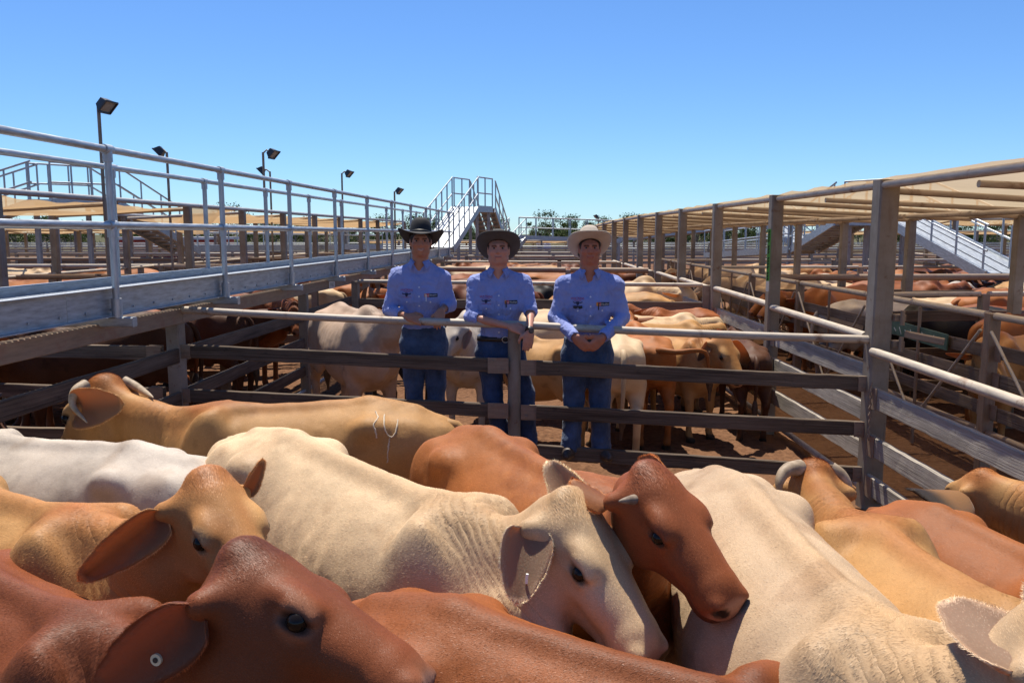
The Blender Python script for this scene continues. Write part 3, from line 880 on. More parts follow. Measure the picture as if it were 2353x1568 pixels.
def build_cow(name, parent_label, coat, hip=None, wit=None, base=None, rz=0.0, s=1.0, lx=1.0, poll=None, muz=None, head_up=(0, 0, 1), h=.013, hump=.5, fat=1.0, ears={}, ear_len=.235,
              horns=None, legs=None, group=None, hooves=True, rust=None, pale=None, folds=13, tail=True, hs=1.0, tailcol=None, polled=.5, tail_up=None, ear_in=None, cat='cow', eyes=True, kneck=.0, fur=0, dark_tips=0, head_c=None, nape=0.0, ear_fur=5000):
    """one animal: body skin = one mesh (child 'body'), ears, eyes, horns, tail as parts. Points are given in world space."""
    if hip is not None:
        hip, wit = Vector(hip), Vector(wit)
        dv = wit - hip; rz = math.atan2(dv.y, dv.x); dist = math.hypot(dv.x, dv.y)
        s = ((hip.z + wit.z) / 2) / 1.27
        lx = dist / (.92 * s)
        cx = (-.42 * lx * s)
        e = Vector((math.cos(rz), math.sin(rz), 0))
        base = Vector((hip.x, hip.y, 0)) - e * cx
    base = Vector(base)
    root = thing(name, parent_label, cat, base, rz, group)
    Mi = (Matrix.Translation(base) @ Matrix.Rotation(rz, 4, 'Z')).inverted()
    def loc(p): return np.array(Mi @ Vector(p)) / s
    if poll is not None:
        pl = loc(poll); mz = loc(muz)
        if not hasattr(head_up, '__len__'): head_up = (0, 0, 1)
        hu = np.array((Mi.to_3x3() @ Vector(head_up)))
    else:
        pl = np.array((1.12 * lx, 0, 1.30)); mz = np.array((1.5 * lx, 0, 1.02)); hu = np.array((0, 0, 1.0))
    L = np.linalg.norm(mz - pl); hd = (mz - pl) / L
    u, v, w = frame(hd, hu)
    hk = L / .47
    def H(a, b, c): return pl + (u * a + v * b + w * c) * hk
    HM = np.stack([u, v, w])
    S = np.array((lx, 1, 1))
    lo = np.minimum(np.array((-.95 * lx, -.42, -.03)), np.minimum(pl, mz) - .2); hi = np.maximum(np.array((.95 * lx, .42, 1.5)), np.maximum(pl, mz) + .2)
    F = Field(lo, hi, h / s)
    tr = [(a * lx, b, c_ , d * fat, e_, f_) for (a, b, c_, d, e_, f_) in TR]
    F.trunk(tr, .03)
    def Q(x, y, z): return np.array((x * lx, y * fat, z))
    # spine, hips, pins, shoulder, ribs
    F.cone(Q(-.62, 0, 1.205), Q(-.36, 0, 1.245), .028, .03, .06); F.cone(Q(-.36, 0, 1.245), Q(.35, 0, 1.212), .028, .03, .06)
    for y in (1, -1):
        F.ell(Q(-.40, .205 * y, 1.155), (.08, .05, .05), .09)
        F.ell(Q(-.76, .10 * y, 1.06), (.06, .045, .08), .07)
        F.ell(Q(-.60, .155 * y, .92), (.19, .095, .27), .08)
        F.ell(Q(-.42, .215 * y, .74), (.10, .05, .16), .08)
        F.ell(Q(.46, .165 * y, .97), (.13, .085, .27), .09)
        F.cone(Q(.43, .10 * y, 1.20), Q(.56, .20 * y, .84), .045, .05, .06)
        F.ell(Q(.58, .15 * y, .80), (.11, .08, .13), .07)
    if hump > 0:
        F.ell(Q(.45, 0, 1.20 + .05 * hump), (.16, .06 + .03 * hump, .03 + .11 * hump), .08)
    # legs
    lg = legs or {}
    for nm, y in (('fl', 1), ('fr', -1)):
        dx, dy = lg.get(nm, (0, 0))
        a, b_, c_, d = Q(.46, .175 * y, .76), Q(.50 + dx * .5, .165 * y + dy * .4, .41), Q(.49 + dx, .16 * y + dy, .10), Q(.53 + dx, .16 * y + dy, .0)
        F.cone(a, b_, .095, .052, .05); F.ell(b_, (.05, .048, .06), .02); F.cone(b_, c_, .042, .036, .02); F.ell(c_, (.043, .043, .045), .02); F.cone(c_, d, .036, .052, .02); F.cone(d + (.0, 0, .02), d + (.03, 0, .02), .05, .045, .02)
    for nm, y in (('hl', 1), ('hr', -1)):
        dx, dy = lg.get(nm, (0, 0))
        a, b_, c_, d = Q(-.54, .165 * y, .76), Q(-.775 + dx * .5, .155 * y + dy * .5, .50), Q(-.73 + dx, .15 * y + dy, .10), Q(-.69 + dx, .15 * y + dy, .0)
        F.cone(a, b_, .115, .05, .06); F.ell(b_ + (-.015, 0, .01), (.05, .04, .065), .03); F.cone(b_, c_, .046, .037, .025); F.ell(c_, (.044, .044, .045), .02); F.cone(c_, d, .037, .052, .02); F.cone(d + (0, 0, .02), d + (.03, 0, .02), .05, .045, .02)
    # neck
    nb = Q(.54, 0, .97); nt = H(.03, 0, -.10 - nape)
    nd = nt - nb; lat = np.cross(nd, (0, 0, 1)); lat /= np.linalg.norm(lat)
    mid = nb + nd * .5 + np.array((0, 0, .02 + kneck - nape * .4)) + (np.array((1, 0, 0)) * .05 if True else 0)
    F.cone(nb, mid, .205, .150, .08, lat, .62); F.cone(mid, nt, .150, .105, .06, lat, .74)
    F.cone(Q(.50, 0, 1.12), mid + (0, 0, .07), .06, .045, .08); F.cone(mid + (0, 0, .07), H(-.02, 0, -.03 - nape * 1.3), .045, .05, .06)
    F.cone(Q(.70, 0, .72), mid + (0, 0, -.19), .07, .05, .08, lat, .35); F.cone(mid + (0, 0, -.19), H(.10, 0, -.21), .05, .03, .06, lat, .35)
    # head
    k = .03 * hk
    def E(c_, r, kk=k, op='u'): F.ell(H(*c_), np.array(r) * hk, kk, HM, op)
    def C_(a, b_, ra, rb, kk=k, f=None): F.cone(H(*a), H(*b_), ra * hk, rb * hk, kk, v if f else None, f or 1)
    E((.06, 0, -.078), (.118, .105, .098)); E((.0, 0, -.005), (.055, .06 + .01 * polled, .04 + .012 * polled))
    C_((.07, 0, -.055), (.36, 0, -.070), .099, .070)
    C_((.09, 0, -.170), (.35, 0, -.122), .096, .056, k, .74)
    for y in (1, -1):
        E((.11, .062 * y, -.150), (.105, .036, .10), .04 * hk)
        E((.165, .072 * y, -.008), (.06, .032, .028), .03 * hk)
        E((.235, .055 * y, -.075), (.09, .022, .03), .04 * hk)
        C_((.03, .06 * y, -.06), (.006, .122 * y, -.082), .045, .030)
    E((.405, 0, -.084), (.066, .076, .066), .035 * hk); E((.385, 0, -.150), (.066, .052, .03), .022 * hk)
    for y in (1, -1):
        E((.435, .046 * y, -.060), (.032, .028, .030), .016 * hk)
        E((.464, .052 * y, -.066), (.030, .016, .018), .010 * hk, 's')
        E((.190, .110 * y, -.032), (.03, .022, .02), .02 * hk, 's')
        C_((.162, .100 * y, -.012), (.218, .093 * y, -.018), .011, .010, .014 * hk)
        C_((.165, .100 * y, -.052), (.215, .095 * y, -.053), .009, .009, .014 * hk)
    E((.45, 0, -.125), (.05, .055, .005), .008 * hk, 's')
    V, Qd = F.mesh(2)
    nrm0 = np.cross(V[Qd[:, 2]] - V[Qd[:, 0]], V[Qd[:, 3]] - V[Qd[:, 1]]); nr = np.zeros_like(V)
    for i in range(4): np.add.at(nr, Qd[:, i], nrm0)
    nr /= np.linalg.norm(nr, axis=1)[:, None] + 1e-12
    bx_ = V[:, 0] / lx; sd0 = base.x * 5.3
    onb = sstep(-.9, -.8, bx_) * sstep(.62, .45, bx_) * sstep(.5, .6, V[:, 2])
    rib = np.sin((bx_ + .10 * V[:, 2]) * 2 * math.pi / .085 + 1.5 * fbm(V[:, 0] * 3, V[:, 1] * 3, V[:, 2] * 3 + sd0, 2)) * sstep(-.28, -.12, bx_) * sstep(.36, .22, bx_) * sstep(1.20, 1.08, V[:, 2]) * np.clip(.5 + 1.4 * fbm(V[:, 0] * 2 + sd0, V[:, 1] * 2, V[:, 2] * 2, 2), 0, 1)
    lump = fbm(V[:, 0] * 6 + sd0, V[:, 1] * 6, V[:, 2] * 6, 3)
    V = V + nr * (onb * (.0030 * rib + (.010) * lump))[:, None]
    qn = np.clip(((V - nb) @ nd) / (nd @ nd), -.3, 1.2); dq = np.linalg.norm(V - (nb + nd * qn[:, None]), axis=1)
    hq = (V - pl) / hk; inh = sstep(.20, .13, np.sqrt(np.clip(np.abs(hq @ u - .2) - .2, 0, 9) ** 2 + (hq @ v) ** 2 + (hq @ w + .06) ** 2))
    fmq = sstep(.12, .35, qn) * sstep(1.05, .85, qn) * sstep(.42, .25, dq) * (1 - inh) * np.clip(.30 + 2.2 * fbm(V[:, 0] * 4 + sd0, V[:, 1] * 4, V[:, 2] * 4, 2), 0, 1)
    ph = qn * folds * 3.1416 + 6.0 * fbm(V[:, 0] * 3, V[:, 1] * 3 + sd0, V[:, 2] * 3, 3)
    V = V + nr * (fmq * .0046 * (np.abs(np.sin(ph)) ** .7 - .6))[:, None]
    # coat colours, neck folds
    base_c = np.array(PAL[coat] if isinstance(coat, str) else coat)
    C = np.repeat(base_c[None], len(V), 0)
    seed = (hash(name + str(base[0])) % 50) if False else abs(base.x * 13.7 + base.y * 7.1) % 40
    n = fbm(V[:, 0] * 3 + seed, V[:, 1] * 3, V[:, 2] * 3, 3); n2 = fbm(V[:, 0] * 9 + seed, V[:, 1] * 9, V[:, 2] * 9, 3)
    ll = (V - pl) / hk; lu, lv, lw = ll @ u, ll @ v, ll @ w
    head = sstep(.22, .12, np.sqrt(np.clip(np.abs(lu - .2) - .2, 0, 9) ** 2 + (lv) ** 2 + (lw + .06) ** 2))
    C = C * (1 + .28 * n[:, None] + .10 * n2[:, None])
    xs = V[:, 0] / lx
    nt_ = np.clip(((V - nb) @ nd) / (nd @ nd), -.3, 1.2)
    if rust is not None:                    # darker or redder crest, hump, spine and poll
        rc = np.array(PAL[rust] if isinstance(rust, str) else rust)
        spine = sstep(.10, .02, np.abs(V[:, 1])) * sstep(1.14, 1.22, V[:, 2]) * .55 * sstep(-.9, .3, xs) 
        hm = sstep(.26, .06, np.sqrt(((xs - .5) / 1.3) ** 2 + V[:, 1] ** 2 + (V[:, 2] - 1.30) ** 2)) * .8
        q = V - (nb + nd * nt_[:, None]); up = q[:, 2]
        cr_ = sstep(.0, .14, up) * sstep(-.1, .25, nt_) * (1 - head) * .5
        pb = sstep(.17, .05, np.sqrt((lu + .0) ** 2 + lv ** 2 + (lw - .0) ** 2)) * .9
        fo = sstep(.075, .03, np.abs(lv)) * sstep(-.09, -.04, lw) * sstep(.42, .2, lu) * head * .5
        m = np.clip(np.maximum.reduce([spine, hm, cr_, pb, fo]) * (1 + .5 * n2), 0, 1)[:, None]
        C = C * (1 - m) + rc * m
    if pale is not None:                    # pale muzzle, eye ring, belly
        pc = np.array(PAL[pale] if isinstance(pale, str) else pale)
        mz_ = sstep(.10, .05, np.sqrt((lu - .44) ** 2 + lv ** 2 + (lw + .09) ** 2)) * .75
        er = sstep(.055, .03, np.sqrt((lu - .19) ** 2 + (np.abs(lv) - .095) ** 2 + (lw + .03) ** 2)) * .7
        bl = sstep(.75, .5, V[:, 2]) * sstep(.35, .6, V[:, 2]) * .5
        m = np.clip(np.maximum.reduce([mz_, er, bl]), 0, 1)[:, None]
        C = C * (1 - m) + pc * m
    if head_c is not None:
        m = (head * .9 + .5 * (1 - head) * sstep(.3, 1.0, nt_))[:, None]; C = C * (1 - m) + np.array(head_c) * (1 + .25 * n[:, None]) * m
    # dust, dung and old rubbed patches
    d1 = sstep(.16, .42, fbm(V[:, 0] * 5 + seed, V[:, 1] * 5 + 3, V[:, 2] * 5, 4)); d2 = sstep(.30, .5, fbm(V[:, 0] * 14 + seed, V[:, 1] * 14, V[:, 2] * 14 + 7, 3))
    C = C * (1 - .22 * d1[:, None] * np.array((.8, 1.0, 1.15))) ; C = C * (1 - .30 * d2[:, None] * sstep(1.30, .9, V[:, 2])[:, None])
    # nose skin, hooves, nostril
    ns = sstep(.074, .052, np.sqrt((lu - .47) ** 2 + (lv * .8) ** 2 + ((lw + .088) * 1.0) ** 2))[:, None]
    nc = base_c * .35 + np.array((.34, .20, .15)) * .65
    C = C * (1 - ns) + nc * ns
    nos = np.maximum.reduce([sstep(.034, .022, np.sqrt((lu - .464) ** 2 + (lv - y * .051) ** 2 * .8 + ((lw + .066) * 1.2) ** 2)) for y in (1, -1)])[:, None]
    C = C * (1 - nos) + np.array((.02, .010, .008)) * nos
    lip = (sstep(-.128, -.140, lw) * sstep(.33, .40, lu) * head * .75 + sstep(.006, .003, np.abs(lw + .126)) * sstep(.33, .38, lu) * head * .7).clip(0, 1)[:, None]
    C = C * (1 - lip) + (base_c * .18 + .006) * lip
    lid = np.maximum.reduce([sstep(.036, .022, np.sqrt(((lu - .19) * .8) ** 2 + (lv - y * .100) ** 2 + ((lw + .033) * 1.25) ** 2)) for y in (1, -1)])[:, None] * .85
    C = C * (1 - lid) + (base_c * .12 + .008) * lid
    hf = sstep(.075, .055, V[:, 2])[:, None]
    C = C * (1 - hf) + np.array((.03, .024, .02)) * hf
    mud = (sstep(.55, .1, V[:, 2]) * np.clip(.4 + n2, 0, 1) * .6)[:, None]
    C = C * (1 - mud) + np.array((.10, .055, .03)) * mud
    C = np.clip(C, .004, .95)
    dn = np.linalg.norm((V - (nb + nd * nt_[:, None])), axis=1)
    fmk = sstep(.12, .35, nt_) * sstep(1.02, .85, nt_) * sstep(.45, .25, dn) * (1 - head)
    vs = V * s
    me = np_mesh('body', vs, Qd, MAT['coat'], attrs=dict(coat=C, fold=nt_ * folds * .5, foldmask=fmk, skin=ns[:, 0] * 0))
    body = link_mesh('body', me, root)
    if fur:
        hw_ = head[:, None]; nw = (sstep(.05, .3, nt_) * (1 - head))[:, None]
        flow = np.array((-1, 0, -.35)) * (1 - hw_ - nw) + (-u) * hw_ + (-nd / np.linalg.norm(nd) + np.array((0, 0, -.5))) * nw
        side = np.sign(V[:, 1])[:, None] * np.array((0, .45, 0))
        flow = flow + side * (1 - hw_) * sstep(.9, 1.2, V[:, 2])[:, None]
        pollw = sstep(.11, .03, np.sqrt((lu - .01) ** 2 + lv ** 2 * .7 + (lw - .0) ** 2))
        cr2 = sstep(.05, .15, (V - (nb + nd * nt_[:, None]))[:, 2]) * sstep(0, .3, nt_) * (1 - head)
        length = (.0085 - .0030 * head + (.013 * pollw) + .002 * cr2) * s
        eyes_ = np.minimum.reduce([np.sqrt((lu - .19) ** 2 + (lv - y * .100) ** 2 + (lw + .033) ** 2) for y in (1, -1)])
        wv = Mi.to_3x3() @ Vector((0, -.55, .8))
        nmv = np.zeros(len(V) * 3, np.float32); me.vertices.foreach_get('normal', nmv); nmv = nmv.reshape(-1, 3)
        wgt = sstep(-.45, .1, nmv @ np.array(wv)) * sstep(.45, .75, V[:, 2]) * sstep(.02, .035, eyes_) * (1 - ns[:, 0]) * (1 - nos[:, 0]) * (1 + 1.2 * pollw + .5 * head)
        add_fur(body, vs, Qd, C, flow, fur, length, s, wgt)
    Hs = lambda a, b_, c_: Vector(H(a, b_, c_) * s)
    hss = hk * s
    # eyes
    if eyes:
        for y in (1, -1):
            eye_mesh(body, Hs(.190, .0935 * y, -.032), .0215 * hss)
    # ears
    M3 = Mi.to_3x3()
    for y in (1, -1):
        sp = ears.get(y, (None, None))
        if sp == 0: continue
        bs = Hs(.008, .122 * y, -.084)
        tip, nr = (tuple(sp) + (None, None))[:2]
        if tip is None:
            d = (Vector(v * y) * .9 - Vector(u) * .35 - Vector(w) * .3).normalized() * ear_len * hss
        else: d = Mi @ Vector(tip) - bs
        nrm = Vector(u * .75 + v * y * .2 - w * .35) if nr is None else M3 @ Vector(nr)
        make_ear(root, bs, d, nrm, d.length * 1.02, base_c, rust and np.array(PAL[rust] if isinstance(rust, str) else rust), Wf=sp[2] if len(sp) > 2 else .44, dk=sp[3] if len(sp) > 3 else .65, fur=ear_fur if fur else 0, dtip=dark_tips)
    # horns
    if horns:
        for y in (1, -1):
            if y not in horns: continue
            r0 = horns.get('r', .032)
            pp = spline([Mi @ Vector(q) for q in horns[y]], 14)
            rr = [r0 * ((1 - i / 13.) ** .75 * .88 + .10) for i in range(14)]
            mb = MB(); mb.tube(pp, rr, 12); mb.build('horn', MAT[horns.get('mat', 'horn')], root, world=False)
    if tail:
        tp = [(-.70, 0, 1.125), (-.84, 0, 1.115), (-.905, .005, .97), (-.92, .012, .75), (-.905, .015, .58)] if tail_up is None else tail_up
        pp = spline([Vector((a * lx, b_, c_)) * s for a, b_, c_ in tp], 14)
        tl = tailmesh(pp, [(.040 - .024 * i / 13) * s for i in range(14)], base_c * .85)
        ob = link_mesh('tail', tl, root)
        e = pp[-1] - pp[-3]; e.normalize()
        if tail_up is None: e = Vector((0, 0, -1))
        sw = [pp[-1] - e * .03, pp[-1] + e * .06, pp[-1] + e * .16, pp[-1] + e * .26 + Vector((.0, .01, -.02))]
        mb = MB(); mb.tube(spline(sw, 9), [(.014 + .026 * math.sin(math.pi * min(1, i / 6.5))) * s for i in range(9)], 9)
        mb.build('switch', MAT['tail_hair'], ob, world=False)
    root['h_'] = hss; del root['h_']
    root_info = dict(root=root, body=body, H=Hs, V=vs, Q=Qd, hk=hss, u=u, v=v, w=w, Mi=Mi, s=s)
    return root_info

def spline(p, n):
    p = [Vector(q) for q in p]; q = [p[0] * 2 - p[1]] + p + [p[-1] * 2 - p[-2]]
    out = []
    for i in range(n):
        f = i / (n - 1) * (len(p) - 1); k = min(int(f), len(p) - 2); t = f - k
        a, b, c, d = q[k:k + 4]
        out.append(.5 * ((2 * b) + (c - a) * t + (2 * a - 5 * b + 4 * c - d) * t * t + (3 * b - a - 3 * c + d) * t ** 3))
    return out

def tailmesh(pp, rr, col):
    mb = MB(); mb.tube(pp, rr, 10)
    me = bpy.data.meshes.new('tail'); me.from_pydata([tuple(v) for v in mb.v], [], mb.f)
    me.polygons.foreach_set('use_smooth', [True] * len(me.polygons)); me.materials.append(MAT['coat'])
    at = me.attributes.new('coat', 'FLOAT_COLOR', 'POINT'); at.data.foreach_set('color', list((*col, 1)) * len(me.vertices))
    return me

_eye_cache = {}
def eye_mesh(parent, p, r):
    if 'm' not in _eye_cache:
        V = []; Fq = []; n, m = 16, 10
        for i in range(m + 1):
            th = math.pi * i / m
            for j in range(n): V.append((math.sin(th) * math.cos(2 * math.pi * j / n), math.sin(th) * math.sin(2 * math.pi * j / n), math.cos(th)))
        for i in range(m):
            for j in range(n): Fq.append((i * n + j, (i + 1) * n + j, (i + 1) * n + (j + 1) % n, i * n + (j + 1) % n))
        _eye_cache['m'] = np_mesh('eye', np.array(V), np.array(Fq), MAT['cow_eye'])
    o = link_mesh('eye', _eye_cache['m'], parent, p); o.scale = (r, r, r)
    return o

def make_ear(parent, p, d, nrm, L, col, rustc=None, Wf=.47, tip=None, dk=.6, fur=0, dtip=0):
    """cupped leaf with thickness: d along the ear, nrm roughly the open side"""
    d = d.normalized(); n = (nrm - d * nrm.dot(d)).normalized(); sd = d.cross(n)
    rows_o, rows_i = [], []
    N, Mn = 22, 13
    for i in range(N + 1):
        t_ = i / N
        wd = L * Wf * .5 * (max(0.0, 1 - abs(2 * t_ ** .9 - 1) ** 2.3) ** .55 * (1 - .18 * t_) + .30 * (1 - t_) ** 3 + .02)
        curl = 2.5 - 1.55 * min(1, t_ * 1.5)
        ro, ri = [], []
        for j in range(Mn):
            a = (j / (Mn - 1) - .5) * curl
            rad = wd / max(math.sin(curl / 2), .5) if curl < math.pi else wd
            x = math.sin(a) * rad; y = (1 - math.cos(a)) * rad
            c = p + d * (L * t_) - n * (L * .10 * t_ * t_) + n * (L * .02)
            th = L * .035 * (1 - .5 * t_) * (1 - .6 * abs(j / (Mn - 1) - .5) * 2)
            q = c + sd * x + n * y
            inn = (n * math.cos(a) - sd * math.sin(a))
            ro.append(q - inn * th); ri.append(q + inn * th * .3)
        rows_o.append(ro); rows_i.append(ri)
    V = []; Fq = []; C = []
    dark = col * .55; edge = np.clip(col * 1.2, 0, .9); inner = np.array((.42, .25, .17)) * .35 + col * .6
    for k, rows_ in enumerate((rows_o, rows_i)):
        for i, r_ in enumerate(rows_):
            for j, q in enumerate(r_):
                V.append(q)
                e = abs(j / (Mn - 1) - .5) * 2
                cc = (col * (1 - .2 * (i / N))) if k == 0 else inner * (dk + (.95 - dk) * e) 
                if (e > .85 or i >= N - 1) and not dtip: cc = edge
                if dtip: cc = cc * (1 - dtip * float(sstep(.35, .75, np.array(i / N))))
                C.append(cc)
    st = (N + 1) * Mn
    for i in range(N):
        for j in range(Mn - 1):
            a = i * Mn + j
            Fq.append((a, a + Mn, a + Mn + 1, a + 1)); Fq.append((st + a, st + a + 1, st + a + Mn + 1, st + a + Mn))
        for j in (0, Mn - 1):
            a = i * Mn + j
            f = (a, st + a, st + a + Mn, a + Mn)
            Fq.append(f if j == 0 else f[::-1])
    for j in range(Mn - 1):
        a = N * Mn + j; Fq.append((a, st + a, st + a + 1, a + 1))
    me = np_mesh('ear', np.array([tuple(q) for q in V]), np.array(Fq), MAT['ear'], attrs=dict(coat=np.clip(np.array(C), .003, .95)))
    o = link_mesh('ear', me, parent)
    if fur:
        Va = np.array([tuple(q) for q in V]); Qa = np.array(Fq)
        ej = np.array([max(abs(j / (Mn - 1) - .5) * 2, 1.0 if i > N - 3 else 0) for _ in (0, 1) for i in range(N + 1) for j in range(Mn)])
        ax_ = np.array(tuple(p))[None] + np.array(tuple(d))[None] * ((Va - np.array(tuple(p))) @ np.array(tuple(d)))[:, None]
        outw = Va - ax_; outw /= np.linalg.norm(outw, axis=1)[:, None] + 1e-6
        rim = sstep(.72, .95, ej)
        add_fur(o, Va, Qa, np.clip(np.array(C) * (1 + .25 * rim[:, None]), .003, .95), outw * (.2 + .9 * rim[:, None]) + np.array(tuple(d))[None] * .7, fur, .0055 + .0045 * rim, 1.0, .12 + rim * 1.5, 5, .0007, 'ear_hair')
    return o
# ------------------------------------------------------------------ the near pen: every animal by its place
YD = 'cattle penned in front of the fence'
COWS = {}
def W2(px, py, z): return PZ(px, py, z)
COWS['A'] = build_cow('cow', 'tan cow with curved horns and a brand scar on its hip, nearest the fence', 'tan', hip=W2(872, 917, 1.25), wit=W2(480, 922, 1.24), poll=P(240, 884, 4.62), muz=P(150, 1010, 4.95),
    ears={1: (P(272, 928, 4.28), (.1, -1, .2), .6), -1: 0}, horns={1: [P(196, 884, 4.5), P(172, 900, 4.42), P(168, 932, 4.38), P(200, 970, 4.3)], -1: [P(285, 876, 4.7), P(312, 888, 4.68), P(335, 902, 4.6), P(352, 913, 4.5)], 'r': .034}, rust='orange', pale='buff', group=YD, polled=1, hump=.1, fur=120000, h=0.013)
COWS['B'] = build_cow('cow', 'white cow facing out of the left edge of the picture', 'white', hip=W2(335, 1026, 1.2), wit=W2(-60, 985, 1.2), poll=P(-260, 1010, 3.6), muz=P(-420, 1180, 3.3), group=YD, hump=.1, fur=60000, h=0.015)
COWS['J'] = build_cow('cow', 'tan cow at left with long drooping ear and reddish poll', 'tan', hip=(-2.25, 3.1, 1.30), nape=.04, wit=W2(210, 1210, 1.19), poll=P(478, 1106, 2.5), muz=P(640, 1380, 2.2),
    ears={1: (P(606, 1062, 2.62), (.9, -.4, .3)), -1: (P(184, 1336, 2.33), (.15, -1, -.25), .42, .4)}, rust='orange', pale='buff', group=YD, hump=.2, polled=.9, fur=200000, h=0.0105)
COWS['K'] = build_cow('cow', 'dark red cow in the bottom left corner with stub horn and round ear tag', (.19, .052, .016), nape=.075, head_up=(0, .32, 1), hip=(-1.72, 2.40, 1.225), wit=(-1.04, 1.99, 1.165), poll=P(568, 1285, 1.86), muz=P(1020, 1522, 1.71),
    ears={1: ((-.42, 2.10, 1.10), (0, 1, 0)), -1: (P(215, 1600, 1.72), (.05, -1, -.05), .42)}, rust='darkred', group=YD, hump=.15, polled=1.1, pale=(.30, .13, .07), horns={-1: [P(512, 1366, 1.80), P(496, 1392, 1.76), P(487, 1424, 1.74)], 'r': .021, 'mat': 'horn_dark'}, fur=260000, h=0.0092)
COWS['C'] = build_cow('cow', 'large cream cow in the centre with folded neck and lowered head', 'cream', nape=.03, head_up=(-.05, .15, 1), hip=W2(655, 972, 1.34), wit=W2(1085, 1182, 1.26), poll=P(1312, 1156, 2.42), muz=P(1537, 1496, 2.13),
    ears={1: (P(1258, 1062, 2.62), (.1, -1, .1), .52), -1: (P(1188, 1378, 2.22), (.05, -1, .1), .66)}, rust='buff', pale='cream', group=YD, hump=.2, polled=.6, fur=260000, h=0.0102)
COWS['E'] = build_cow('cow', 'red cow behind the cream cow looking right with its head raised', 'orange', nape=.06, head_up=(-.18, .1, 1), hip=W2(1108, 974, 1.3), wit=W2(1398, 1128, 1.25), poll=P(1492, 1090, 2.36), muz=P(1712, 1380, 2.07),
    ears={1: (P(1458, 1066, 2.6), (-.4, -.9, .1), .7), -1: (P(1316, 1112, 2.5), (.3, -.35, -.9))}, rust='red', pale=(.30, .13, .08), group=YD, hump=.2, polled=.2, head_c=(.20, .054, .017), horns={-1: [P(1470, 1146, 2.32), P(1446, 1148, 2.27), P(1421, 1151, 2.24)], 'r': .02, 'mat': 'horn_dark'}, fur=200000, h=0.0102)
COWS['F'] = build_cow('cow', 'pale cream cow at right with its back to the fence and one big upright ear', (.45, .325, .205), hip=W2(1692, 1090, 1.3), wit=W2(2080, 1470, 1.28), poll=(1.06, 1.46, 1.43), muz=(1.33, 1.17, 1.13),
    ears={-1: (P(2168, 1360, 1.68), (-.15, -1, .35), .42, .9)}, rust='buff', group=YD, hump=.15, polled=.6, fur=200000, h=0.012)
COWS['G'] = build_cow('cow', 'tan cow with long curved horns, its head down by the big corner post', 'tan', hip=(1.29, 1.98, 1.2), wit=W2(1985, 1172, 1.19), poll=P(1868, 1080, 3.32), muz=P(1835, 1175, 3.72),
    ears={1: (P(1726, 1104, 3.35), (-.2, .2, -.8), .5), -1: 0}, horns={1: [P(1838, 1074, 3.3), P(1806, 1080, 3.26), P(1790, 1108, 3.22), P(1793, 1140, 3.2)], -1: [P(1908, 1078, 3.34), P(1932, 1092, 3.32), P(1948, 1118, 3.3), P(1946, 1146, 3.28)], 'r': .036}, rust='orange', pale='buff', group=YD, hump=.1, polled=1, folds=17, fur=120000, h=0.013)
COWS['H'] = build_cow('cow', 'glossy orange red cow whose rump shows at the right edge', (.27, .088, .022), hip=W2(2135, 1160, 1.1), wit=(1.84, 2.5, 1.1), poll=(2.05, 2.0, 1.2), muz=(2.3, 1.75, .9), group=YD, hump=.1, fat=1.1, fur=70000, h=0.015)
COWS['I'] = build_cow('cow', 'tan cow at the right edge showing the back of its head and a dark-tipped ear', 'tan', hip=(2.46, 2.35, 1.15), wit=(2.42, 3.15, 1.10), poll=P(2258, 1094, 3.7), muz=P(2150, 1150, 4.05),
    ears={1: (P(2092, 1146, 3.4), (-.3, .1, -.9), .5), -1: 0}, dark_tips=.93, rust='orange', group=YD, hump=.0, polled=.9, folds=17, fur=60000, h=0.014)
COWS['L'] = build_cow('cow', 'red cow at the bottom centre with only its long glossy back in view', 'red', hip=W2(1000, 1352, 1.21), wit=(.58, 1.68, 1.14), poll=(1.0, 1.35, 1.15), muz=(1.25, 1.05, .85), group=YD, hump=.0, rust='darkred', fat=1.05, fur=200000, h=0.0115)
# ------------------------------------------------------------------ people
t = NT('skin'); col = t.attr('coat').outputs['Color']; o = t.coord('Object')
t.set(col=t.mix(.25, col, t.mix(1.0, col, t.ramp(t.noise(o, 18, 4), [(.3, (.7, .62, .6)), (.7, (1.1, 1.05, 1.0))]), 'MULTIPLY')), rough=.5, spec=.35, sss=.0, normal=t.bump(t.noise(o, 90, 3), .12, .002)); MAT['skin'] = t.m
def cloth_mat(name, col, wr=.5, var=.12, check=None, rough=.85):
    t = NT(name); o = t.coord('Object')
    n = t.noise(o, 7, 5, .6); folds = t.noise(t.coord('Object', (9, 9, 5)), 1.5, 4, .5, 1.2); fine = t.noise(o, 160, 2)
    c = t.ramp(n, [(.3, tuple(x * (1 - var) for x in col)), (.7, tuple(x * (1 + var) for x in col))])
    if check:
        w = t.noise(t.coord('Object', (330, 330, 330)), 1, 1)
        c = t.mix(t.math('MULTIPLY', w, .45), c, check)
    t.set(col=c, rough=rough, spec=.2, sheen=.15, normal=t.bump(folds, wr, .03, t.bump(fine, .25, .002)))
    return t.m
MAT['shirt'] = cloth_mat('blue_check_shirt', (.19, .235, .52), .9, .12, (.38, .45, .70))
MAT['jeans'] = cloth_mat('blue_denim', (.050, .076, .135), .7, .5)
MAT['jeans_dark'] = cloth_mat('dark_blue_denim', (.030, .052, .110), .7, .5)
MAT['boot'] = plain('brown_boot_leather', (.05, .032, .022), .55, var=.5, scale=14)
MAT['belt'] = plain('dark_belt_leather', (.022, .014, .010), .5)
MAT['buckle'] = plain('silver_buckle', (.6, .58, .52), .3, .9, var=.1)
MAT['button'] = plain('white_button', (.7, .7, .72), .4, var=.05)
